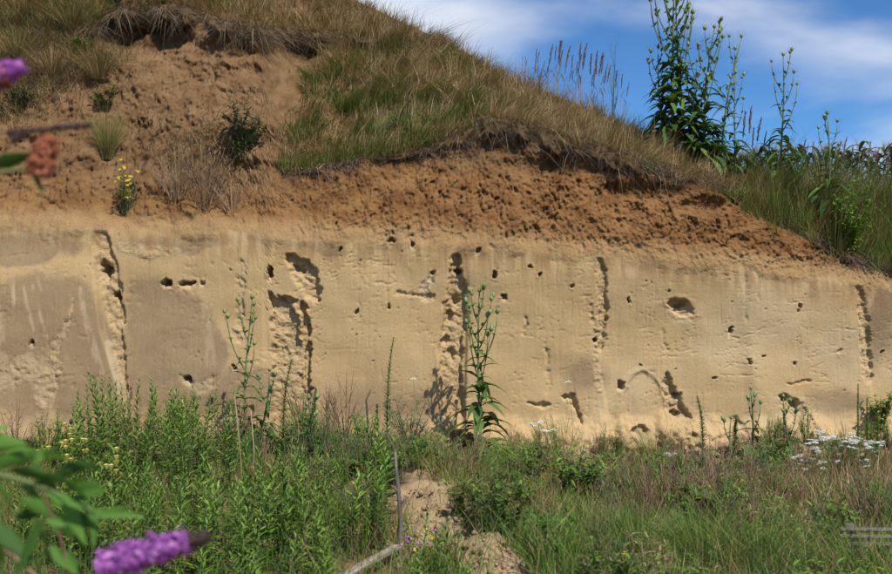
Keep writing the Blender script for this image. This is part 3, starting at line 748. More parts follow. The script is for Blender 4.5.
# ------------------------------------------------------------------ turf: overhanging sod edges
def sod(name, pts, thick, out, label, seed):
    """a slab of root-bound turf that hangs over the slope below; pts are photo points lying on the slope"""
    pts = np.array(pts, float); s = np.concatenate([[0], np.cumsum(np.hypot(*np.diff(pts[:, :2], axis=0).T))])
    n = int(s[-1]/1.1); si = np.linspace(0, s[-1], n)
    px = np.interp(si, s, pts[:,0]); py = np.interp(si, s, pts[:,1]); tk = np.interp(si, s, pts[:,2])
    C = on_cliff(px, py); 
    for c in range(3): C[:, c] = smooth1(C[:, c], 31)
    m = 22; a = np.linspace(0, 2*math.pi, m, endpoint=False)
    u = si*0.012
    U_, A_ = np.meshgrid(u, np.arange(m)*0.31, indexing='ij')
    nzv = fbm(U_*6, A_, 4, seed)*0.5 + fbm(U_*20, A_*3, 3, seed+3)*0.22
    ov = (1 + fbm(u*3, u*0, 3, seed+5)*1.1)
    rr = 1 + nzv*1.1
    dyv = -np.cos(a)[None, :]*out*tk[:, None]*ov[:, None]*rr; dzv = np.sin(a)[None, :]*thick*tk[:, None]*rr
    dzv = dzv - 0.35*np.maximum(-dyv, 0)          # the free edge sags
    V = np.stack([np.broadcast_to(C[:, 0:1], dyv.shape) + fbm(U_*9, A_, 2, seed+9)*0.03, C[:, 1:2]+dyv+out*0.15*tk[:, None], C[:, 2:3]+dzv-thick*0.15], -1)
    idx = np.arange(n*m).reshape(n, m); nx = np.roll(idx, -1, 1)
    Q = np.stack([idx[:-1], nx[:-1], nx[1:], idx[1:]], -1).reshape(-1, 4)
    Vf = V.reshape(-1, 3)
    one = np.ones(len(Vf)); zero = one*0
    me = mesh_np(name, Vf, Q=Q, attrs=dict(brown=one, damp=zero, pale=zero, rough=one, dryslope=zero, turf=one*0.9), mat=M['loess'])
    tag(obj(name, me), label, kind="structure")
    return C, V, tk
LOW = [(276,168,.15),(290,173,.3),(320,168,.32),(350,161,.32),(420,151,.4),(462,137,.65),(482,122,1.0),(510,127,1.0),(560,143,1.05),(610,156,1.05),(650,169,1.1),(700,181,1.0),(730,193,.9),(762,213,.8),(800,234,.7),(850,256,.65),(892,269,.65),(940,277,.65)]
UPP = [(88,34,.5),(105,22,.9),(130,10,1.1),(160,10,1.1),(190,14,1.1),(215,24,1.0),(260,32,1.0),(330,36,.9),(385,41,.7),(412,38,.3)]
lowC, lowV, lowT = sod("turf_edge", LOW, 0.125, 0.30, "overhanging lip of dry turf above the brown soil", 301)
uppC, uppV, uppT = sod("turf_edge", UPP, 0.12, 0.34, "ragged turf lip high on the sandy slope", 331)

def hanging(name, C, V, T, N, seed, label, Lm=0.28):
    r = np.random.default_rng(seed); i = r.integers(0, len(C), N); j = r.choice([0, 1, 2, 3, 4, 5, 6, 20, 21], N, p=[.12, .14, .15, .15, .14, .1, .08, .07, .05])
    P = V[i, j] + r.normal(0, 0.012, (N, 3)); P[:, 1] += 0.03
    cl = fbm(P[:,0]*9, P[:,2]*3, 3, seed)*1.4; k = np.maximum(T[i], .8)
    L = Lm*np.clip(r.gamma(4, .25, N), .3, 2)*k*(1+cl)
    lean = np.stack([r.normal(0.05, 0.16, N)*(1+np.abs(cl)*2)*k + cl*.12, -L*r.uniform(.1, .8, N)], -1)
    H = L*r.uniform(.15, .7, N); droop = H + L*r.uniform(.25, .95, N)
    tint = np.clip(.31 + cl*.9 + r.normal(0, .30, N), 0, 1)
    me = blades(name, P, H, r.uniform(.004, .011, N), lean, droop, tint, M['thatch'], 3)
    tag(obj(name, me), label, kind="stuff")
hanging("dry_thatch", lowC, lowV, lowT, 12000, 501, "grey brown dead grass hanging over the turf lip", 0.23)
hanging("dry_thatch", uppC, uppV, uppT, 7000, 503, "dead grass hanging from the upper turf lip", 0.22)

# ------------------------------------------------------------------ grass on the hill
def hill_points(N, seed):
    r = np.random.default_rng(seed); px = r.uniform(-30, 930, N*3); t = r.uniform(0, 1, N*3)
    X = r.uniform(-6.6, 7.2, N*3)
    zb = np.interp(X, Xc, zB); zc = np.interp(X, Xc, zC)
    Z = zb + (zc-zb)*t; Y = surf_y(X, Z); px, py = pix(X, Y, Z)
    ok = (py > -60) & ~in_poly(px + fbm(X*5, Z*5, 2, 5)*8, py, SAND_PATCH) & (px > -40) & (px < 940)
    ux = np.interp(px, [p[0] for p in UPP], [p[1] for p in UPP])
    ok &= ~((px < 330) & (px < 262 + 1e-9) & (py > ux-6))
    ok &= ~((px < 90) & (py > 55))
    w = (zc-zb); ok &= r.uniform(0, 1, len(X)) < np.clip(w/3.2, .3, 1)
    i = np.nonzero(ok)[0][:N]
    return X[i], Y[i], Z[i], px[i], py[i], r
NCL, PER = 2000, 30
X0, Y0, Z0_, px0, py0, r = hill_points(NCL, 611); m = len(X0)
ci = np.repeat(np.arange(m), PER); n = len(ci)
a = r.uniform(0, 2*math.pi, n); q = np.sqrt(r.uniform(0, 1, n)); R = r.uniform(.06, .17, m)[ci]
X = X0[ci] + np.cos(a)*q*R; Z = Z0_[ci] + np.sin(a)*q*R*.7; Z = np.minimum(Z, np.interp(X, Xc, zC)-.01); Y = surf_y(X, Z); px, py = pix(X, Y, Z)
clump = fbm(X*2.2, Z*2.2, 3, 613); cc = r.normal(0, 1, m)[ci]
green = np.exp(-((px-365)/85)**2 - ((py-128)/30)**2)*1.25 + 0.66*sstep(715, 770, px) + 0.7*np.exp(-((px-345)/55)**2-((py-78)/22)**2) + 0.6*np.exp(-((px-440)/50)**2-((py-115)/18)**2)
tint = 0.72 + .05*np.exp(-((px-560)/120)**2) - 0.40*green + 0.38*clump + 0.15*cc + r.normal(0, .12, n)
cl_h = np.exp(.42*r.normal(0, 1, m))[ci]
L = (0.19 + 0.08*clump + 0.19*sstep(720, 790, px))*r.uniform(.6, 1.3, n)*cl_h
flat = 1-0.65*sstep(700, 760, px)
lx = np.cos(a)*q*.12 + (0.05 + fbm(X*1.3, Z*1.3, 2, 617)*0.25 + 14e-2*r.normal(0, 1, m)[ci])*flat; ly = np.sin(a)*q*.08 - .06 + (.09*r.normal(0, 1, m)[ci]-.06)*flat
lean = np.stack([lx, ly], -1)*(L/0.22)[:, None]
me = blades("hill_grass", np.stack([X, Y-0.01, Z-0.02], -1), L, r.uniform(.005, .012, n), lean, L*r.uniform(.1, .75, n)*flat, tint, M['grass'], 2)
tag(obj("hill_grass", me), "tangled brown and green grass over the hill", kind="stuff")
# taller dry stalks standing out of it, with seed heads along the skyline
X, Y, Z, px, py, r = hill_points(5200, 631); n = len(X)
L = r.uniform(.22, .50, n)*(1+.25*sstep(720, 780, px)); tint = .78+r.normal(0, .12, n) - .2*sstep(720, 790, px)
lean = np.stack([r.normal(.06, .09, n), r.normal(-.05, .08, n)], -1)
me = blades("hill_grass", np.stack([X, Y, Z], -1), L, r.uniform(.004, .009, n), lean, L*.15, tint, M['grass'], 3)
tag(obj("hill_grass", me), "straw coloured grass stalks standing out of the hill turf", kind="stuff")
# a fringe right behind the skyline so that the crest is not a bare edge
r = np.random.default_rng(641); n = 15000; X = r.uniform(-2.2, 9.0, n); yy = r.uniform(0, 2.2, n)
zc = np.interp(X, Xc, zC); yc = np.interp(X, Xc, yC); k = sstep(0, 9, yy); Zp = zc*(1-k) + (FIELD_Z + .55*np.maximum(zc-3.4, 0))*k
L = (0.20+0.20*sstep(3.0, 4.6, X))*r.uniform(.5, 1.7, n)*(1+.6*fbm(X*3, yy*3, 2, 645))
me = blades("crest_grass", np.stack([X*(1+yy*.03), yc+yy, Zp-.02], -1), L, r.uniform(.003, .006, n), r.normal(0.03, .08, (n, 2)), L*r.uniform(0, .4, n),
            .62+.3*fbm(X*2, yy, 2, 643)-.18*sstep(3.0, 4.5, X)+r.normal(0, .13, n), M['grass'], 2)
tag(obj("crest_grass", me), "grass along the crest of the hill against the sky", kind="stuff")

def lip_grass(C, N, seed, tint0, label, greenf=None):
    r = np.random.default_rng(seed); i = r.integers(0, len(C), N); P = C[i] + np.stack([r.normal(0, .02, N), r.uniform(-.02, .30, N), r.uniform(-.03, .12, N)], -1)
    P[:, 1] = np.maximum(P[:, 1], surf_y(P[:, 0], P[:, 2])-.06); cl = fbm(P[:, 0]*4, P[:, 1]*4, 3, seed); L = (.20+.1*cl)*r.uniform(.6, 1.4, N)
    lf_ = sstep(500, 450, pix(P[:, 0], P[:, 1], P[:, 2])[0])*(seed == 661); L = L*(1+1.0*lf_)
    lean = np.stack([r.normal(.03, .07, N)+cl*.12, -r.uniform(.05, .24, N)], -1); t = tint0 + .3*cl + r.normal(0, .14, N)
    if greenf is not None: t = t - greenf(pix(P[:, 0], P[:, 1], P[:, 2])[0])
    me = blades("lip_grass", P, L, r.uniform(.003, .006, N), lean, L*r.uniform(.3, 1.25, N), t, M['grass'], 3)
    tag(obj("lip_grass", me), label, kind="stuff")
lip_grass(lowC, 11000, 661, .78, "brown grass bending over the lower turf lip", lambda px: .34*sstep(470, 400, px)+.2*sstep(730, 800, px))
lip_grass(uppC, 6500, 663, .78, "brown grass bending over the upper turf lip")

# loose turf and dry tufts on the sandy slope, top left
def tuft_field(name, spots, label, mat, seed, tint, H=(.15, .35), spread=.2):
    r = np.random.default_rng(seed); P = []; LL = []; LE = []; TT = []
    for (x, y, w, h, cnt, tb) in spots:
        q = on_cliff(r.normal(x, w, cnt), r.normal(y, h, cnt)); P.append(q)
        l = r.uniform(*H, cnt); LL.append(l); LE.append(np.stack([r.normal(0.02, spread, cnt)*l*2.5, r.normal(-.12, spread*.6, cnt)*l*2.5], -1)); TT.append(tb+r.normal(0, .15, cnt))
    P = np.concatenate(P); L = np.concatenate(LL); n = len(L)
    me = blades(name, P-V3(0, 0, .02), L, r.uniform(.004, .010, n), np.concatenate(LE), L*r.uniform(.1, .7, n), np.concatenate(TT), mat, 3)
    tag(obj(name, me), label, kind="stuff")
tuft_field("slope_grass", [(15,20,18,20,2200,.55),(50,45,24,16,1500,.70),(95,62,16,11,900,.66),(75,15,20,10,1600,.5),(20,80,16,20,1100,.72),(45,80,20,8,500,.8),(200,160,24,18,420,.85),(215,180,20,14,320,.85),(10,110,10,10,200,.75)],
           "dry grass and straw clinging to the sandy slope at upper left", M['grass'], 651, 0)
tuft_field("slope_grass", [(60,50,34,28,1500,.45),(30,95,22,18,500,.5),(60,20,30,14,900,.4),(180,150,26,18,420,.5),(215,175,20,16,420,.45),(140,60,30,30,120,.6),(300,200,60,6,90,.5),(25,40,22,22,700,.5)],
           "thin dead stems scattered over the sandy slope", M['thatch'], 653, 0, (.12, .3), .35)

# ------------------------------------------------------------------ plants on the skyline
random.seed(5)
def crest(px, extra=0.0, back=0.25):
    """foot of a plant just behind the skyline under photo column px"""
    X = (px-446)*(CAM_D+2.6)/FPX
    for _ in range(6): yc = float(np.interp(X, Xc, yC)) + back; X = (px-446)*(CAM_D+yc)/FPX
    return np.array([X, yc, float(np.interp(X, Xc, zC)) - .03 + extra])
TE = "teasels in seed head"
def crest_teasel(px, topy, seed, br, big, label, back=0.1, lean=0.0, leafy=1.0):
    P = crest(px, back=back); H = height_to(P, topy)
    put(teasel(seed, H, br, big, lean, leafy), P, 0, label, "plant", TE)
crest_teasel(672, -22, 1, 8, 1.55, "tallest dark green teasel on the skyline, its top cut by the picture edge", -.4, .03, 2.8)
crest_teasel(684, -8, 2, 7, 1.5, "second tall teasel on the skyline, close against the tallest one", -.3, -.03, 2.8)
crest_teasel(705, 28, 3, 7, 1.4, "leaning skyline teasel just right of the tallest pair", -.3, .07, 2.6)
crest_teasel(664, 48, 15, 5, 1.1, "dark low teasel at the left of the skyline cluster", -.35, -.04, 1.4)
crest_teasel(694, 62, 16, 5, 1.05, "half hidden teasel between the tall pair and the leaning one", -.45, .02, 1.4)
crest_teasel(722, 38, 4, 4, 1.1, "bowed thin teasel at the right of the skyline cluster", -.1, .13, .8)
crest_teasel(735, 74, 14, 4, 1.0, "short teasel at the right foot of the skyline cluster", -.2, .03, .8)
crest_teasel(780, 57, 5, 5, 1.1, "lone slim teasel against blue sky above the corn", -.2, .0, 1.5)
P = on_cliff(826, 225); put(teasel(6, height_to(P, 116), 4, 1.15, 0.0, 1.6), P, 0, "short teasel rising from the right slope in front of the corn", "plant", TE)
# a pale wild lettuce-like stalk
P = crest(612); o = bushy(77, height_to(P, 16), .16, 5, 16, .035, .25, "airy_herb", 'blue_leaf', 'stem', .5, None, 0, 1.6)
put(o, P, 0, "thin airy pale stalk standing alone above the hill grass", "plant")

# reed grass with brownish plumes
def reed(seed, H):
    random.seed(seed); root = empty("reed_grass"); ln = U(.04, .16)*H
    def sp(t): return V3(ln*t**2.5, 0.02*math.sin(seed), H*t)
    st = MB(); st.tube([sp(t) for t in np.linspace(0, .95, 6)], np.linspace(.003, .0014, 6), 4, .8); st.build("stem", M['dry_stem'], root)
    for k in range(3):
        lf = MB(); a = U(0, 6.28); lf.leaf(sp(U(.1, .45)), V3(.45*math.cos(a), .45*math.sin(a), 1), U(.22, .36)*H/0.8, .011, U(.2, .6), .2, U(.4, 1), 4); lf.build("leaf", M['blue_leaf'], root)
    f = MB()
    for i in range(80):
        t = .64 + .36*i/80; a = U(0, 6.28); L = U(.03, .065)*(1.25-abs(t-.78)*2.2)
        f.leaf(sp(t), V3(math.cos(a)*.34+.14, math.sin(a)*.34, 1), L, .011, U(0, .3), .1, U(0, 1), 2)
    f.build("plume", M['reed'], root, kind="stuff"); return root
reeds = [reed(s, .75) for s in (31, 32, 33, 34)]; first = [True]*4
RL = "reed grass stalk with brownish plume on the hill crest left of the teasels"
rr_ = np.random.default_rng(71)
for i in range(46):
    px = rr_.choice([rr_.uniform(515, 660), rr_.normal(575, 28)]); P = crest(px, back=rr_.uniform(-.7, .5)); v = i % 4
    topy = np.interp(px, [515, 570, 600, 660], [62, 45, 62, 85]) + rr_.uniform(-8, 26)
    o = reeds[v] if first[v] else copy_tree(reeds[v]); first[v] = False
    put(o, P, rr_.uniform(-.5, .5), RL, "grass", "plumed reed grass on the hill crest", max(.35, height_to(P, topy)/.75))
RR = "plumed reed grass stalk among the tall grass right of the teasels"
for i, (px, ty) in enumerate([(748,108),(752,128),(756,118),(762,132),(768,138),(742,112),(836,142),(842,138),(851,146),(868,142),(874,150),(884,146),(888,150),(812,142),(800,140),(860,148)]):
    P = crest(px, back=U(-.6, .3)); o = copy_tree(reeds[i % 4]); put(o, P, U(-.4, .4), RR, "grass", "reed stalks in the right hand grass", max(.3, height_to(P, ty)/.75))

# the maize field behind the crest
def corn(seed):
    random.seed(seed); root = empty("corn_plant"); H = 1.75
    st = MB(); st.tube([V3(0, 0, H*t) for t in np.linspace(0, 1, 5)], np.linspace(.013, .006, 5), 5, .6); st.build("stalk", M['corn'], root)
    for i in range(11):
        t = .25+.072*i; a = (i % 2)*math.pi + U(-.6, .6) + seed; lf = MB()
        lf.leaf(V3(0, 0, H*t), V3(math.cos(a), math.sin(a), 1.3), U(.5, .8), .095, U(.4, .9), .2, U(0, 1), 6, .3, .3); lf.build("leaf", M['corn'], root)
    f = MB()
    for i in range(7):
        a = U(0, 6.28); k = U(.05, .14); f.tube([V3(0, 0, H-.02), V3(k*math.cos(a)*.5, k*math.sin(a)*.5, H+.1), V3(k*math.cos(a), k*math.sin(a), H+.2)], [.004, .003, .001], 4, U(.3, .9))
    f.build("tassel", M['dry_stem'], root); return root
corns = [corn(s) for s in (41, 42, 43)]; cf = [True]*3
rr_ = np.random.default_rng(81)
for rowi, dep in enumerate((8.4, 9.0, 9.6, 10.2)):
    for x in np.arange(3.6, 12.0, .16):
        i = rr_.integers(0, 3); o = corns[i] if cf[i] else copy_tree(corns[i]); cf[i] = False
        xx = x + rr_.normal(0, .04); yc = float(np.interp(xx, Xc, yC))
        put(o, (xx, dep+rr_.normal(0, .08), FIELD_Z+.55*max(float(np.interp(xx/(1+.03*(dep-2.2)), Xc, zC))-3.4, 0)-.03), rr_.uniform(0, 6.28), "dark green corn plant in the field behind the crest", "corn", "corn plants along the field edge", rr_.uniform(.98, 1.12))

# leafy shrub and herbs on the right slope
P = on_cliff(848, 258); put(bushy(90, 1.0, .30, 20, 60, .085, .45, "leafy_shrub", 'leaf', 'stem', .4), P, 0, "bright leafy green shrub on the brow at far right", "shrub")
P = on_cliff(862, 232); put(bushy(91, .75, .32, 16, 54, .07, .4, "leafy_shrub", 'leaf', 'stem', .1), P, 0, "smaller shrub just behind the bright shrub at far right", "shrub")
P = on_cliff(735, 205); put(bushy(92, .32, .22, 9, 26, .09, .22, "dock_plant", 'leaf', 'stem', .4), P, 0, "low leafy weed on the brow below the teasel cluster", "plant")
for i, (x, y, h, lab) in enumerate([(690,150,.55,"grey leaved weed at the foot of the tallest teasels"),(707,158,.42,"pale leaved weed low in front of the leaning teasel"),(752,178,.45,"green weed on the brow below the bent plumes"),(795,190,.5,"green weed among tall grass left of the short right teasel")]):
    P = on_cliff(x, y); put(bushy(95+i, h, .20, 9, 34, .075, .35, "weed", 'blue_leaf' if i < 2 else 'leaf', 'stem', .35), P, 0, lab, "plant")
for i, (x, y, h, lab) in enumerate([(602,184,.16,"tiny green seedling under the turf lip right of centre"),(640,200,.14,"small green sprig on the brown soil under the lip")]):
    P = on_cliff(x, y); put(bushy(195+i, h, .06, 4, 10, .035, .4, "seedling", 'leaf', 'stem', .5), P, 0, lab, "plant")

# ------------------------------------------------------------------ plants on the sandy slope
P = on_cliff(243, 160)
th = bushy(101, 1.0, .32, 13, 60, .10, .26, "thistle", 'blue_leaf', 'stem', .1, None, 0, 1.0); put(th, P, 0, "dark spiny thistle on the bare slope left of the grass mound", "plant")
random.seed(8)
for k in range(9):
    h = MB(); a = U(0, 6.28); h.egg(V3(U(-.22, .22), U(-.12, .12), U(.65, .98)), V3(0, 0, 1), .03, .012, 6, 3, .4, .4); h.build("bud", M['blue_leaf'], th)
def tuft(seed, n, H, R, name, mat, tint):
    r = np.random.default_rng(seed); a = r.uniform(0, 6.28, n); q = r.uniform(0, 1, n)**.5; L = H*r.uniform(.55, 1.1, n)
    P = np.stack([np.cos(a)*q*R*.3, np.sin(a)*q*R*.3, np.zeros(n)], -1)
    me = blades(name, P, L, r.uniform(.003, .006, n), np.stack([np.cos(a)*q*R*1.3, np.sin(a)*q*R*1.3], -1), L*r.uniform(0, .3, n)*q, tint+r.normal(0, .14, n), mat, 4)
    return me
def tuft_thing(seed, P, n, H, R, tint, label, mat='grass', group=None):
    root = empty("grass_tuft"); f = obj("blades", tuft(seed, n, H, R, "blades", M[mat], tint), root); f["kind"] = "stuff"
    d = obj("dead_base", tuft(seed+1, n//3, H*.5, R*.9, "dead_base", M['thatch'], .45), root); d["kind"] = "stuff"
    put(root, P, 0, label, "grass", group); return root
tuft_thing(111, on_cliff(107, 160), 420, .78, .26, .52, "upright green and straw grass tuft alone on the sandy slope")
tuft_thing(113, on_cliff(100, 80), 500, .52, .42, .70, "bleached dry grass clump at upper left of the slope")
tuft_thing(117, on_cliff(18, 60), 420, .55, .40, .62, "olive dry grass clump near the left edge, behind the purple flower")
tuft_thing(119, on_cliff(72, 30), 420, .50, .40, .60, "dark dry grass clump high at upper left")
tuft_thing(115, on_cliff(52, 75), 380, .50, .40, .74, "straw coloured grass clump left of the bleached clump")
P = on_cliff(126, 214); put(bushy(121, .72, .24, 20, 26, .05, .22, "yellow_herb", 'blue_leaf', 'stem', .2, daisy, 30), P, 0, "small yellow flowered herb on the sandy slope", "plant")
P = on_cliff(205, 208); put(bushy(123, .85, .5, 40, 0, .04, .2, "dead_scrub", 'leaf', 'dry_stem'), P, 0, "brown dead scrub standing on the slope below the thistle", "plant")
P = on_cliff(178, 200); put(bushy(125, .75, .42, 34, 0, .04, .2, "dead_scrub", 'leaf', 'dry_stem'), P, 0, "brown dead scrub at left of the other, nearer the yellow herb", "plant")
P = on_cliff(232, 212); put(bushy(126, .5, .34, 24, 6, .03, .2, "dead_scrub", 'thatch', 'dry_stem'), P, 0, "low dead scrub right below the thistle", "plant")
for i, (x, y, h, lab) in enumerate([(118,10,.62,"dark green shrub at the top edge above the hollow"),(162,8,.58,"green shrub at the top edge, right of the dark one"),(20,110,.5,"sparse green weed at the left edge of the slope"),(83,55,.3,"green sprig between the dry clumps at upper left"),(107,108,.35,"leafy sprig behind the lone grass tuft")]):
    P = on_cliff(x, y); put(bushy(131+i, h, .26, 10, 36, .06, .45, "shrub" if i < 2 else "weed", 'leaf' if i != 2 else 'blue_leaf', 'stem', .1), P, 0, lab, "shrub" if i < 2 else "plant")

# ------------------------------------------------------------------ grass and weeds in front of the cliff
def ground_grass(name, N, seed, region, H, tintf, label, mat='grass', wid=(.004, .010), segs=2, lean_s=.12):
    r = np.random.default_rng(seed); px = r.uniform(-60, 950, N*4); y = -7.0 + 6.85*r.uniform(0, 1, N*4)**.8
    X = (px-446)*(CAM_D+y)/FPX; d, t = ridge_d(X, y); nzv = fbm(X*1.1, y*1.1, 3, seed)
    pyg = 287+(CAM_Z-ground_z(X, y))*FPX/(CAM_D+y)
    w = region(px, pyg, X, y, nzv)*(.06+.94*sstep(.75, 1.2, bare_d(X, y)+nzv*.8))
    i = np.nonzero(r.uniform(0, 1, N*4) < w)[0][:N]; n = len(i); X, y, nz_, px, pyg = X[i], y[i], nzv[i], px[i], pyg[i]
    h = H(px, pyg, nz_)*r.uniform(.5, 1.25, n); c2 = fbm(X*4, y*4, 2, seed+5)
    lean = np.stack([r.normal(0, lean_s, n)+c2*.2, r.normal(0, lean_s, n)], -1)*(h/.35)[:, None]
    me = blades(name, np.stack([X, y, ground_z(X, y)-.02], -1), h, r.uniform(*wid, n), lean, h*r.uniform(0, .45, n), tintf(px, pyg, nz_, c2)+r.normal(0, .13, n), M[mat], segs)
    tag(obj(name, me), label, kind="stuff")
ground_grass("meadow_grass", 44000, 701, lambda px, py, X, y, n: np.clip(.12+.85*sstep(400, 480, px)+n*.5, .05, 1)*sstep(-.15-.5*np.exp(-((px-640)/90)**2), -.9-.8*np.exp(-((px-640)/90)**2), y+n*.7),
             lambda px, py, n: np.interp(py, [440, 480, 574], [.17, .26, .38])*(1+n*.9)*(1-.25*sstep(740, 800, px)*sstep(540, 500, py)), lambda px, py, n, c: np.interp(py, [440, 480, 520, 574], [.42, .38, .26, .14])+n*.8+c*.35,
             "green and brown meadow grass in front of the cliff")
ground_grass("dry_meadow_grass", 9000, 703, lambda px, py, X, y, n: sstep(390, 460, px)*np.clip(.10+.5*sstep(540, 700, px)-n*.8, .02, 1)*sstep(-.1, -.6, y+n*.4),
             lambda px, py, n: np.interp(py, [440, 500, 574], [.24, .34, .40])*(1-n*.4), lambda px, py, n, c: .74+c*.35, "tall dry grass stalks among the green", lean_s=.14)
ground_grass("dead_stalks", 5200, 705, lambda px, py, X, y, n: np.clip(.15+.8*np.exp(-((px-745)/60)**2)+.8*np.exp(-((px-330)/70)**2-((py-465)/30)**2)+.3*sstep(700, 892, px), 0, 1)*sstep(-.05, -.3, y),
             lambda px, py, n: .36+n*.2, lambda px, py, n, c: .45+c*.5, "reddish brown dead stalks at the foot of the cliff", mat='reed', wid=(.003, .006), lean_s=.16)

# leafy green stand at the left
LS = [leafy_stem(s, .85, 58, .125, wid=.21) for s in (141, 142, 143, 144, 145)]; LF = [True]*5
LS2 = [leafy_stem(s, .50, 36, .145, wid=.20, bare_to=.05) for s in (151, 152, 153, 154, 155)]; LF2 = [True]*5
rr_ = np.random.default_rng(91); placed = []
def stand(n, pxr, yr, topf, label, group, acc=None):
    k = 0; tries = 0
    while k < n and tries < n*40:
        tries += 1
        px = rr_.uniform(*pxr); y = rr_.uniform(*yr); P = on_depth(px, y)
        if acc and rr_.uniform() > acc(px, y): continue
        if float(bare_d(P[0], P[1])) < 1.3 or (335 < px < 410 and y < -5.0): continue
        mind = .085
        if any((P[0]-q[0])**2+(P[1]-q[1])**2 < mind**2 for q in placed): continue
        placed.append(P); h = topf(px, y) if topf(px, y) < 5 else height_to(P, topf(px, y)+rr_.uniform(-16, 26)); h = min(max(h, .26), 1.12)
        v = rr_.integers(0, 5); A_, B_, h0 = (LS, LF, .85) if h > .62 else (LS2, LF2, .50)
        o = A_[v] if B_[v] else copy_tree(A_[v]); B_[v] = False
        put(o, P, rr_.uniform(0, 6.28), label, "plant", group, h/h0, .16); k += 1
topl = lambda px, y: np.interp(px, [-40, 70, 100, 150, 215, 260, 300, 380, 450], [448, 418, 384, 392, 402, 430, 455, 470, 500])
stand(80, (60, 250), (-3.4, -.7), topl, "leafy green goldenrod stem in the tall stand against the cliff at left", "tall goldenrod stand at left")
stand(150, (-10, 390), (-5.6, -3.2), lambda px, y: rr_.uniform(.38, .66) if px > 60 else rr_.uniform(.3, .45), "leafy green goldenrod stem in the lower left foreground", "foreground goldenrod at left")
stand(65, (120, 470), (-7.2, -5.2), lambda px, y: rr_.uniform(.30, .48), "short leafy goldenrod stem at the bottom edge of the picture", "short goldenrod along the bottom")

# the thicket between them, too dense to count
src = [(np.array([v.co[:] for v in o.children[1].data.vertices]), [list(p.vertices) for p in o.children[1].data.polygons], np.array([d_.value for d_ in o.children[1].data.attributes['tint'].data])) for o in LS2]
VV = []; QQ = []; TT = []; CC = []; off = 0
for k in range(1050):
    px = rr_.uniform(-15, 405); y = rr_.uniform(-6.2, -1.3); P = on_depth(px, y)
    if float(bare_d(P[0], P[1])) < 1.25 or (335 < px < 410 and y < -5.0): continue
    h = rr_.uniform(.24, .52)*(1 if y > -5 else .85)
    v, pl, c = src[k % 5]; a = rr_.uniform(0, 6.28); sc_ = h/.50; R_ = np.array([[math.cos(a), -math.sin(a), 0], [math.sin(a), math.cos(a), 0], [0, 0, 1]])
    hz = 1.0
    VV.append((v*np.array([sc_*hz, sc_*hz, sc_])) @ R_.T + P); CC.append(c)
    QQ += [[i_+off for i_ in f] for f in pl if len(f) == 4]; TT += [[i_+off for i_ in f] for f in pl if len(f) == 3]; off += len(v)
tag(obj("goldenrod_thicket", mesh_np("goldenrod_thicket", np.concatenate(VV), np.array(QQ), np.array(TT), dict(tint=np.concatenate(CC)), M['leaf'])), "dense leafy green undergrowth filling the lower left", kind="stuff")

# evening primroses with pale yellow cups
for i, (px, y, ty) in enumerate([(66,-2.6,424),(84,-3.0,430),(72,-3.4,442),(104,-3.2,440),(112,-3.7,452),(44,-3.2,440),(60,-4.0,468)]):
    P = on_depth(px, y); h = max(.35, height_to(P, ty)); root = leafy_stem(161+i, h, 40, .10, "evening_primrose", .3, .24)
    random.seed(170+i)
    for k in range(7):
        a = U(0, 6.28); f = MB(); p = V3(.045*math.cos(a), .045*math.sin(a)-.02, h*U(.62, 1.0)); cup(f, p, V3(0, 0, 1)); f.build("flower", M['pale_yellow'], root)
    put(root, P, 0, ["pale yellow evening primrose tallest against the cliff at left","evening primrose just right of the tallest one","evening primrose lower in front of the tallest one","evening primrose at right edge of the yellow group","lowest right evening primrose with few cups showing","evening primrose nearest the left picture edge","low evening primrose beside the blurred leaves"][i], "plant", "evening primroses")

# teasels in front of the cliff
def ground_teasel(px, y, topy, seed, br, big, label, lean=0., leafy=1.0):
    P = on_depth(px, y); put(teasel(seed, height_to(P, topy), br, big, lean, leafy), P, 0, label, "plant", TE)
ground_teasel(481, -.55, 293, 21, 9, 1.3, "bright green teasel standing alone before the middle of the cliff", .0, 2.4)
ground_teasel(247, -.8, 300, 22, 5, 1.15, "slim pale green teasel before the cut at left of centre", .01, .8)
ground_teasel(262, -.9, 372, 23, 3, 1.05, "small teasel at the right foot of the slim pale one", .02, .7)
ground_teasel(306, -1.6, 400, 24, 3, 1.1, "short teasel in the weeds below the rough slot in the cliff", .0, .8)
ground_teasel(750, -.7, 390, 25, 3, .95, "small two headed teasel before the right half of the cliff", .01, .5)
ground_teasel(787, -.9, 398, 26, 3, .95, "small teasel right of the two headed one before the cliff", .0, .6)
ground_teasel(735, -1.2, 420, 27, 2, .95, "lowest teasel before the cliff at right, left of the two headed one", .0, .5)
# last year's dead teasels
DT = "last year's dead teasels"
for i, (px, y, ty, lab) in enumerate([(524,-4.6,502,"topmost dark dead teasel head right of the bare mound"),(520,-5.0,528,"leftmost of the low dark dead teasel heads by the mound"),(532,-5.2,534,"middle low dead teasel head by the mound"),(551,-5.3,541,"rightmost low dead teasel head by the mound"),(83,-2.2,421,"dark dead teasel head at left against the cliff"),(71,-2.1,424,"dead teasel head left of the other at the cliff foot")]):
    P = on_depth(px, y); h = height_to(P, ty); root = empty("dead_teasel"); random.seed(180+i)
    st = MB(); st.tube([V3(.01*math.sin(3*t), 0, h*t) for t in np.linspace(0, 1, 6)], np.linspace(.004, .0025, 6), 5, .3); st.build("stem", M['dry_stem'], root)
    hd = MB(); hd.egg(V3(.01*math.sin(3), 0, h-.005), V3(0, 0, 1), .062, .021, 9, 7, .4, .5); hd.build("seed_head", M['dead_head'], root)
    put(root, P, 0, lab, "plant", DT)

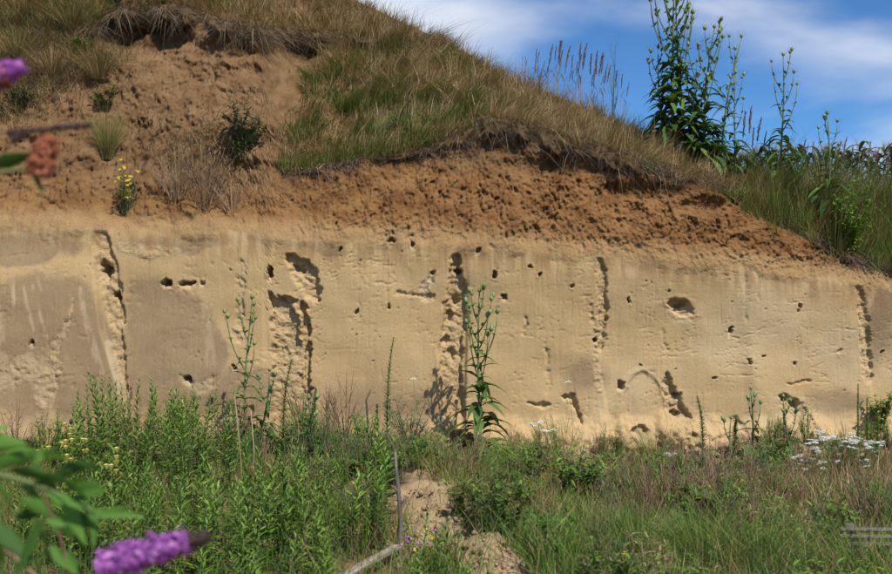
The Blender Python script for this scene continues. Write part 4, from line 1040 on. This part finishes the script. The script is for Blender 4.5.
# horseweed spikes
HW = "horseweed spikes before the cliff"
for i, (px, y, ty, ln, lab) in enumerate([(387,-.7,337,.06,"tallest horseweed spike before the smooth middle panel"),(377,-.9,404,.0,"shorter horseweed spike left of the tallest one"),(283,-.75,358,.10,"leaning horseweed spike in the rough slot of the cliff"),(314,-.8,388,.03,"small horseweed spike right of the rough slot"),(703,-.35,396,-.10,"bright nodding horseweed spike close to the cliff at right"),(735,-.4,418,.04,"little horseweed sprout close to the cliff at right"),(858,-.6,384,.0,"slender horseweed spike before the damp dome at right"),(867,-.5,398,.0,"shorter slender spike right of the one before the dome"),(877,-1.2,412,.02,"horseweed spike nearest the right picture edge")]):
    P = on_depth(px, y); put(spike_plant(200+i, height_to(P, ty), "horseweed", .105 if i not in (6, 7) else .06, 190, ln), P, 0, lab, "plant", HW)

# leafy plant rooted high on the cliff at the right edge, and a bushy one low
P = on_cliff(880, 432); put(bushy(210, .68, .20, 12, 44, .07, .40, "leafy_shrub", 'leaf', 'stem', .15), P, 0, "leafy shrub against the cliff at the right picture edge", "shrub")
P = on_depth(806, -.35); put(bushy(211, .55, .12, 9, 40, .045, .3, "weed", 'leaf', 'stem', .3), P, 0, "narrow green weed below the broken pocket in the cliff", "plant")
# low weeds scattered through the meadow and along the foot of the cliff
WK = [bushy(401, .40, .20, 10, 34, .060, .34, "weed", 'leaf', 'stem', .15), bushy(402, .42, .18, 12, 40, .050, .16, "weed", 'leaf', 'stem', .3), bushy(403, .40, .22, 12, 40, .045, .18, "weed", 'blue_leaf', 'stem', .2),
      bushy(404, .45, .20, 16, 6, .04, .2, "weed", 'thatch', 'dry_stem', .4), bushy(405, .30, .24, 10, 30, .085, .30, "weed", 'leaf', 'stem', .0), bushy(406, .48, .14, 9, 26, .07, .12, "weed", 'grass', 'stem', .3)]
WL = ["broad leaved green weed", "feathery bright green weed", "grey green weed", "brown dead weed", "dark leafy weed", "thin grassy weed"]; wf = [True]*6
def scatter_weeds(n, pxr, yr, hr, where, p):
    for k in range(n):
        px = rr_.uniform(*pxr); y = rr_.uniform(*yr); P = on_depth(px, y)
        if float(bare_d(P[0], P[1])) < 1.25 or (335 < px < 410 and y < -5.0) or (px > 775 and -3.2 < y < -.9): continue
        if y > -.3: P[1] = min(P[1], float(surf_y(P[0], .2))-.02); P[2] = float(ground_z(P[0], P[1]))
        v = rr_.choice(6, p=p); o = WK[v] if wf[v] else copy_tree(WK[v]); wf[v] = False
        put(o, P, rr_.uniform(0, 6.28), WL[v]+" "+where, "plant", WL[v]+" "+where, rr_.uniform(*hr)/.42, .2)
scatter_weeds(60, (410, 892), (-1.0, -.2), (.14, .46), "at the cliff foot in the right half", [.12, .24, .14, .28, .06, .16])
scatter_weeds(44, (-10, 420), (-1.4, -.25), (.25, .8), "at the cliff foot in the left half", [.12, .2, .12, .36, .08, .12])
scatter_weeds(80, (450, 895), (-4.5, -1.0), (.30, .62), "in the middle of the meadow right of the mound", [.16, .2, .18, .22, .12, .12])
scatter_weeds(60, (470, 895), (-6.6, -4.4), (.30, .56), "in the near meadow along the lower right", [.2, .2, .2, .08, .2, .12])
scatter_weeds(60, (250, 440), (-4.2, -.9), (.26, .52), "between the tall goldenrod and the mound", [.16, .2, .26, .16, .12, .1])
scatter_weeds(40, (390, 530), (-6.6, -2.0), (.14, .34), "around the bare mound", [.2, .26, .14, .14, .14, .12])
# tall dead seed stalks
DS = [bushy(411+k, .75, .09, 4, 10, .03, .3, "seed_stalk", 'reed', 'dry_stem', .2) for k in range(4)]; df = [True]*4
for k in range(95):
    left = k >= 75; px = rr_.uniform(250, 400) if left else rr_.uniform(545, 890); y = rr_.uniform(-5.2, -1.0); P = on_depth(px, y); v = k % 4
    o = DS[v] if df[v] else copy_tree(DS[v]); df[v] = False; w = "left of the stake" if left else "in the meadow right of the mound"
    put(o, P, rr_.uniform(0, 6.28), "thin brown dead seed stalk "+w, "plant", "dead seed stalks "+w, rr_.uniform(.4, .8)*(1 if y > -3.5 else .85)/.75, .18)
# feathery and grassy clumps
for i, (px, y, H, R, st_, mat, nm, lab) in enumerate([
    (560,-.75,.75,.32,24,'leaf',"feathery_herb","bright feathery green clump right of the lone teasel"),
    (318,-1.6,.72,.42,30,'blue_leaf',"wormwood","dark grey green wormwood bush below the rough slot"),
    (345,-1.9,.52,.36,22,'blue_leaf',"wormwood","dark wormwood bush right of the other, under the smooth panel"),
    (425,-1.4,.52,.32,18,'leaf',"weed","green weed cushion left of the lone teasel"),
    (450,-1.2,.40,.30,15,'leaf',"weed","green weed cushion at the foot of the lone teasel"),
    (395,-1.3,.50,.20,10,'leaf',"weed","leafy dark weed behind the weathered stake"),
    (515,-1.2,.50,.34,18,'leaf',"weed","low green weed right of the lone teasel"),
    (812,-4.6,.50,.50,24,'blue_leaf',"weed","dark blue green weed cushion left of the slatted pallet"),
    (845,-1.5,.62,.40,18,'leaf',"weed","tall green weed under the white yarrow"),
    (690,-4.2,.40,.40,16,'leaf',"weed","green weed in the grass right of centre"),
    (770,-3.0,.45,.34,14,'leaf',"weed","leafy weed beneath the small yellow daisies"),
    (245,-1.3,.55,.25,12,'blue_leaf',"weed","dark leafy weed at the foot of the slim pale teasel")]):
    P = on_depth(px, y); put(bushy(220+i, H, R, st_, 46, .045 if mat == 'leaf' else .04, .16 if nm != 'weed' else .28, nm, mat, 'stem', .2), P, 0, lab, "plant")
for i, (px, y, n, H, R, ti, lab) in enumerate([(655,-.7,360,.66,.38,.32,"dark green grass tuft below the arched block"),(540,-1.7,420,.62,.45,.34,"arching green grass tuft right of the lone teasel"),(640,-1.4,240,.42,.35,.38,"low grass tuft in front of the arched block"),
    (705,-5.2,420,.50,.45,.22,"lush grass tuft at the bottom right of centre"),(760,-5.4,420,.50,.45,.22,"lush grass tuft left of the dark weed cushion"),(640,-5.0,360,.48,.4,.28,"grass tuft with a yellow flower beside it near the bottom"),(475,-3.0,300,.42,.4,.36,"grass tuft on the right flank of the bare mound"),(870,-5.6,320,.45,.4,.25,"grass tuft below the slatted pallet")]):
    tuft_thing(240+i*3, on_depth(px, y), n, H, R, ti, lab, group="green grass tufts")

# yarrow
YG = "white yarrow"
def yarrow(seed, H):
    random.seed(seed); root = empty("yarrow"); st = MB(); lx = U(-.08, .08)
    pts = [V3(lx*t*t, 0, H*t) for t in np.linspace(0, 1, 5)]; st.tube(pts, .0028, 4, .5)
    tips = [pts[-1]]
    for k in range(4):
        a = U(0, 6.28); q = pts[3]; p = q + V3(.07*math.cos(a), .07*math.sin(a), H*U(.18, .28)); st.tube([q, (p+q)/2+V3(.01, 0, 0), p], .0018, 4, .5); tips.append(p)
    st.build("stem", M['stem'], root); f = MB()
    for k in range(22):
        t = U(.05, .8); a = U(0, 6.28); f.leaf(V3(lx*t*t, 0, H*t), V3(math.cos(a), math.sin(a), .8), U(.04, .09), .012, .3, .1, U(.2, .8), 3)
    f.build("foliage", M['leaf'], root, kind="stuff")
    for p in tips:
        b = MB(); umbel(b, p, V3(0, 0, 1), U(.024, .04)); b.build("flower_head", M['white'], root)
    return root
ya = [yarrow(s, .6) for s in (261, 262, 263, 264)]; yf = [True]*4
rr_ = np.random.default_rng(95)
YS = [(rr_.uniform(785, 880), rr_.uniform(-2.2, -1.0), None) for _ in range(46)] + [(rr_.uniform(838, 882), rr_.uniform(-1.8, -1.0), 442) for _ in range(10)]
for i, (px, y, ty) in enumerate(YS):
    P = on_depth(px, y); ty = ty or np.interp(px, [785, 820, 850, 885], [448, 440, 430, 434]) + rr_.uniform(-6, 36); v = i % 4
    o = ya[v] if yf[v] else copy_tree(ya[v]); yf[v] = False
    put(o, P, U(0, 6.28), "white yarrow in the flowering patch before the right of the cliff", "plant", YG, max(.3, height_to(P, ty)/.6))
for i, (px, y, ty, lab) in enumerate([(534,-1.0,424,"white flowered stalk between the lone teasel and the feathery clump"),(548,-1.2,432,"low white flowered stalk left of the feathery clump"),(668,-1.2,455,"white flowered stalk beside the dark grass tuft"),(733,-1.7,478,"lone white yarrow left of the flowering patch"),(570,-.5,383,"single white flower high on a thin stalk before the cliff"),(415,-.5,380,"single small white flower before the smooth middle panel"),(707,-2.6,492,"lone low white yarrow head in the dry grass")]):
    P = on_depth(px, y); o = yarrow(270+i, height_to(P, ty)) if i not in (4, 5) else None
    if o is None:
        h = height_to(P, ty); o = empty("wild_carrot"); st = MB(); st.tube([V3(.03*math.sin(4*t), 0, h*t) for t in np.linspace(0, 1, 7)], .002, 4, .5); st.build("stem", M['stem'], o)
        b = MB(); umbel(b, V3(.03*math.sin(4), 0, h), V3(0, 0, 1), .034); b.build("flower_head", M['white'], o)
    put(o, P, 0, lab, "plant", YG if i not in (4, 5) else None)
# yellow daisies
for i, (px, y, ty, fn, lab) in enumerate([(740,-2.6,478,16,"yellow ragwort left of the leafy weed at right"),(754,-2.4,474,16,"yellow ragwort right of the other, before the cliff"),(715,-2.8,486,12,"low yellow ragwort in the dry grass"),(631,-5.6,540,14,"yellow ragwort at the bottom edge right of centre"),(541,-2.2,455,9,"small yellow ragwort right of the arching grass"),(712,-4.9,522,8,"yellow ragwort low in the lush grass"),(422,-5.2,532,8,"yellow ragwort beside the weathered stake"),(440,-5.0,534,7,"yellow ragwort on the flank of the bare mound"),(878,-2.6,478,3,"yellow ragwort at the right edge under the yarrow")]):
    P = on_depth(px, y); h = max(.2, height_to(P, ty)); put(bushy(290+i, h, .11, 6, 16, .05, .25, "ragwort", 'leaf', 'stem', .2, daisy, fn), P, 0, lab, "plant", "yellow ragwort")
# pink-flowered herb by the stake
P = on_depth(418, -5.5); o = bushy(305, .35, .14, 8, 22, .04, .35, "pink_herb", 'leaf', 'stem', .3); random.seed(3)
for k in range(14):
    b = MB(); b.egg(V3(U(-.13, .13), U(-.1, .1), U(.2, .36)), V3(0, 0, 1), .018, .011, 6, 3, U(.5, 1), .4); b.build("flower", M['purple'], o)
put(o, P, 0, "pink flowered herb at the foot of the weathered stake", "plant")

# dead leaning stalks and a bleached log
def dead_stalk(pts, r0, r1, name, lab, group=None, mat='dry_stem', tint=.85, cat="stalk"):
    pts = np.array(pts, float); b = MB(); root = pts[0]; b.tube(pts-root, np.linspace(r0, r1, len(pts)), 6, tint); o = b.build(name, M[mat]); o.location = tuple(root)
    tag(o, lab, cat, group); return o
g1 = on_depth(243, -2.6); dead_stalk([g1, g1+V3(-.03, .0, .45), g1+V3(-.09, .05, .95)], .010, .006, "dead_stalk", "tall bleached dead stalk among weeds below the slim teasel", "bleached dead stalks")
g1 = on_depth(262, -4.0); dead_stalk([g1, g1+V3(-.12, .1, .22), g1+V3(-.26, .2, .44)], .008, .005, "dead_stalk", "bleached dead stalk leaning left in the lower goldenrod", "bleached dead stalks")
g1 = on_depth(252, -2.5); dead_stalk([g1, g1+V3(.02, .0, .4), g1+V3(-.02, .05, .78)], .008, .004, "dead_stalk", "thinner bleached stalk beside the tall one", "bleached dead stalks")
g1 = on_depth(366, -1.0); dead_stalk([g1, g1+V3(.02, .0, .4), g1+V3(.0, .02, .62), g1+V3(.05, .02, .74)], .018, .006, "dead_stalk", "dark bare stem beside the shorter horseweed spike", None, 'dead_head', .6)  # a single bare stem, much darker than the bleached stalks

# ------------------------------------------------------------------ weathered stake, plank, slatted bench
st_base = on_ground(400, 556); top = at(393, 452, st_base[1])
H = top[2]-st_base[2]; root = empty("wooden_stake", tuple(st_base)); b = MB()
pts = [V3(0, 0, -.15), V3(-.004, 0, .1), V3(.006, 0, H*.3), V3(-.008, .0, H*.6), V3(-.028, 0, H*.85), V3(-.034, 0, H)]
b.tube(pts, [.019, .019, .018, .016, .013, .011], 8, .5); b.build("post", M['wood'], root)
for t, dx in ((.22, .05), (.62, -.06), (.50, .035)):
    k = MB(); k.tube([V3(-.01, 0, H*t), V3(dx*.6, -.01, H*t+.02), V3(dx, -.012, H*t+.05)], [.012, .009, .005], 6, .5); k.build("branch_stub", M['wood'], root)
k = MB(); k.tube([V3(-.03, 0, H*.98), V3(-.05, 0, H+.05), V3(-.10, .0, H+.13), V3(-.16, .0, H+.15)], [.008, .006, .004, .002], 5, .5); k.build("twig", M['wood'], root)
tag(root, "thin weathered grey stake standing left of the bare mound", "stake")
A = on_ground(330, 600); A[2] += .10; B = at(398, 546, st_base[1]-.04)
dvec = B-A; L = np.linalg.norm(dvec); z = dvec/L; x = unit(np.cross(V3(0, 0, 1), z)); y = np.cross(z, x)
root = bpy.data.objects.new("plank", None)
b = MB(); b.box((0, 0, L/2), (.075, .025, L)); me = b.mesh("plank", M['pale_wood'], False)
o = obj("plank", me); o.matrix_world = Matrix(((x[0], y[0], z[0], A[0]), (x[1], y[1], z[1], A[1]), (x[2], y[2], z[2], A[2]), (0, 0, 0, 1)))
m_ = o.modifiers.new("bevel", 'BEVEL'); m_.width = .006; m_.segments = 2
tag(o, "pale bleached plank leaning against the foot of the stake", "plank")
bpy.data.objects.remove(root)
# a slatted bench half lost in the grass
c = on_depth(900, -5.2); seat = float(at(870, 540, -5.2)[2]); root = empty("wooden_pallet", (c[0], c[1], c[2]), math.radians(-3)); hz_ = seat-c[2]
for i in range(4):
    b = MB(); b.box((0, 0, 0), (.92, .030, .016)); o = b.build("slat", M['wood'], root, False); o.location = (.05+.02*(i % 2), -.12+.055*i, hz_ - .05 + .036*i); o.rotation_euler = (math.radians(48), 0, math.radians((0, .8, -.6, .4)[i])); mm = o.modifiers.new("bevel", 'BEVEL'); mm.width = .004
for sx in (-.30, .40):
    b = MB(); b.box((0, 0, 0), (.05, .36, .03)); o = b.build("cross_bar", M['wood'], root, False); o.location = (sx, .0, hz_-.030); o.rotation_euler = (math.radians(33), 0, 0)
    for sy in (-.13, .13):
        b = MB(); b.box((0, 0, 0), (.045, .045, hz_+.06)); o = b.build("leg", M['wood'], root, False); o.location = (sx, sy, (hz_+.06)/2-.115)
tag(root, "low grey pallet of weathered slats half hidden in grass at lower right", "pallet")

# ------------------------------------------------------------------ crumbs of earth
rr_ = np.random.default_rng(301)
def clods(name, P, S, label):
    base = MB(); base.egg((0, 0, -.5), (0, 0, 1), 1.0, .52, 6, 3, .5, 0); BV = np.concatenate(base.v); BQ = np.concatenate(base.q); BT = np.concatenate(base.t); n = len(P)
    V = BV[None]*(S[:, None, None]*rr_.uniform(.7, 1.3, (n, 1, 3)))*(1+rr_.normal(0, .16, (n, len(BV), 1)))
    a = rr_.uniform(0, 6.28, n); ca, sa = np.cos(a)[:, None], np.sin(a)[:, None]
    V = np.stack([V[..., 0]*ca-V[..., 1]*sa, V[..., 0]*sa+V[..., 1]*ca, V[..., 2]], -1) + P[:, None]
    off = (np.arange(n)*len(BV))[:, None, None]; one = np.ones(n*len(BV))
    me = mesh_np(name, V.reshape(-1, 3), (BQ[None]+off).reshape(-1, 4), (BT[None]+off).reshape(-1, 3), dict(bare=one), M['soil'], False)
    tag(obj(name, me), label, kind="stuff")
t = rr_.uniform(0, 1, 900) < .5; X = np.where(t, -.12, .32)+rr_.normal(0, .22, 900); Y = np.where(t, -4.2, -5.75)+rr_.normal(0, .5, 900)
clods("earth_clods", np.stack([X, Y, ground_z(X, Y)+.015], -1), rr_.gamma(1.6, .010, 900)+.005, "crumbled clods of pale earth on the bare mound")
X = rr_.uniform(-5.8, 5.8, 1500); Y = rr_.uniform(-.9, -.12, 1500)
clods("earth_clods", np.stack([X, Y, ground_z(X, Y)+.02], -1), rr_.gamma(1.6, .009, 1500)+.004, "fallen crumbs of earth along the foot of the cliff")
# ------------------------------------------------------------------ butterfly bush close to the camera, out of focus
M['bush_leaf'] = plant_mat("bush_leaf", [(0.0, (0.030, 0.085, 0.014)), (1.0, (0.135, 0.29, 0.045))], 0.6, 0.3, 0.5, 0.2)
FD = 2.05; FY = FD-CAM_D
base = np.array([-1.55, FY+.15, float(ground_z(-1.55, FY+.15))]); root = empty("butterfly_bush", tuple(base)); random.seed(21)
def fp(px, py, d=FD): return at(px, py, d-CAM_D)-base
def branch(pts, r0, r1, mat='dry_stem'):
    b = MB(); pts = np.array(pts); m = len(pts); tt = np.linspace(0, m-1, 5*m); q = np.stack([np.interp(tt, range(m), pts[:, c]) for c in range(3)], -1)
    for c in range(3): q[:, c] = smooth1(q[:, c], 5)
    b.tube(q, np.linspace(r0, r1, len(q)), 6, .5); b.build("branch", M[mat], root)
def bleaf(p, tip, width, tint=.5, droop=.12):
    b = MB(); d = tip-p; L = np.linalg.norm(d); dd = unit(d/L+V3(0, U(-.3, .3), droop*.6)); view = unit(tip+base-V3(0, -CAM_D, CAM_Z))
    s1 = unit(np.cross(dd, view)); s2 = np.cross(dd, s1); k = U(-.9, .9); b.leaf(p, dd, L, width, droop, .14, tint, 8, .38, .12, 0, unit(s1*math.cos(k)+s2*math.sin(k))); b.build("leaf", M['bush_leaf'], root)
def panicle(a, c, r, n, mat, size, taper=.75):
    b = MB(); ax_ = c-a; L = np.linalg.norm(ax_); z = ax_/L; x = unit(np.cross(z, V3(0, 1, .2))); y = np.cross(z, x)
    for i in range(n):
        t = (i+.5)/n; an = i*2.399; rr = r*(1-taper*t**1.8)*U(.40, 1.12)*(1+.18*math.sin(t*19+i%3))*min(1, .5+6*t); p = a + z*L*t + rr*(math.cos(an)*x+math.sin(an)*y); o_ = unit(math.cos(an)*x+math.sin(an)*y+.35*z)
        e1_ = unit(np.cross(o_, V3(.1, .3, 1))); e2_ = np.cross(o_, e1_); s = size*U(.7, 1.2); tn = U(0, 1)
        for k in range(4):
            g_ = k*1.571+U(0, .5); dd = math.cos(g_)*e1_+math.sin(g_)*e2_; w = np.cross(o_, dd)*s*.42
            b.add([p, p+dd*s*.7-w+o_*s*.1, p+dd*s*1.1+o_*s*.05, p+dd*s*.7+w+o_*s*.1], [(0, 1, 2, 3)], (), tn)
        b.tube([p-o_*s*1.3, p], s*.16, 3, tn*.6)
    b.tube([a, c], [.0025, .0012], 5, .2)
    b.build("flower_panicle", M[mat], root)
branch([V3(0, 0, 0), V3(.35, -.05, .25), fp(-120, 600), fp(20, 640), fp(98, 572)], .010, .003)
panicle(fp(100, 567), fp(190, 540), .040, 950, 'purple', .0062, .45)
panicle(fp(188, 541), fp(210, 536), .022, 110, 'spent', .005, .5)
branch([V3(.05, 0, 0), V3(.2, 0, .6), fp(-90, 500), fp(-20, 470), fp(40, 485), fp(100, 515)], .011, .003, 'stem')
for p, q, w, ti in [((-25,438),(28,442),.055,.8),((-15,470),(55,448),.060,.7),((30,488),(78,470),.040,.3),((45,490),(92,506),.050,.5),((62,498),(85,540),.060,.9),((85,512),(146,517),.042,.7),((20,500),(64,518),.052,.6),
                    ((70,500),(110,486),.040,.4),((-10,520),(34,560),.060,.2),((50,545),(78,572),.060,.25),((0,455),(-30,520),.060,.5),((10,470),(45,480),.05,.35),((-20,430),(10,426),.03,.9),((100,515),(128,508),.03,.6),((40,520),(20,575),.05,.15)]:
    bleaf(fp(*p), fp(*q), w*.60, ti)
branch([fp(-30, 528), fp(10, 552), fp(40, 580)], .004, .003); branch([fp(40,485), fp(62,540), fp(70,600)], .003, .002)
rl_ = random.Random(9)
for k in range(34):
    x0 = rl_.uniform(-30, 95); y0 = 440+.75*max(x0, 0)+rl_.uniform(-14, 110); a = rl_.uniform(-.7, 1.2)*(1 if rl_.random() < .8 else 2); L = rl_.uniform(24, 52)
    bleaf(fp(x0, y0, FD+rl_.uniform(-.1, .35)), fp(x0+L*math.cos(a), y0+L*math.sin(a)*.7, FD+rl_.uniform(-.1, .35)), rl_.uniform(.022, .036), rl_.uniform(0, 1), rl_.uniform(.05, .3))
# the upper shoots
branch([V3(0, 0, .1), V3(-.05, 0, 1.2), fp(-120, 260), fp(-60, 150), fp(-4, 132), fp(30, 131)], .011, .002)
panicle(fp(8, 133), fp(92, 125), .009, 110, 'spent', .0048, .3)
panicle(fp(12, 139), fp(26, 134), .012, 40, 'spent', .0055, .3)
branch([V3(-.02, 0, .1), V3(-.08, 0, 1.1), fp(-120, 300), fp(-70, 200), fp(-5, 172), fp(40, 168)], .011, .0022, 'stem')
panicle(fp(40, 176), fp(48, 137), .030, 480, 'rust', .0055, .35)
bleaf(fp(-12, 168), fp(36, 152), .036, .1, .05); bleaf(fp(34, 172), fp(44, 193), .012, .4); bleaf(fp(36, 165), fp(41, 176), .012, .8)
branch([V3(-.06, 0, .2), V3(-.15, 0, 1.3), fp(-130, 220), fp(-70, 110), fp(-18, 82)], .011, .003, 'stem')
panicle(fp(-22, 82), fp(24, 66), .028, 420, 'purple', .006, .5)
panicle(fp(-20, 84), fp(9, 76), .030, 120, 'rust', .007, .4)
tag(root, "blurred butterfly bush with purple flower spikes close at the left", "shrub")
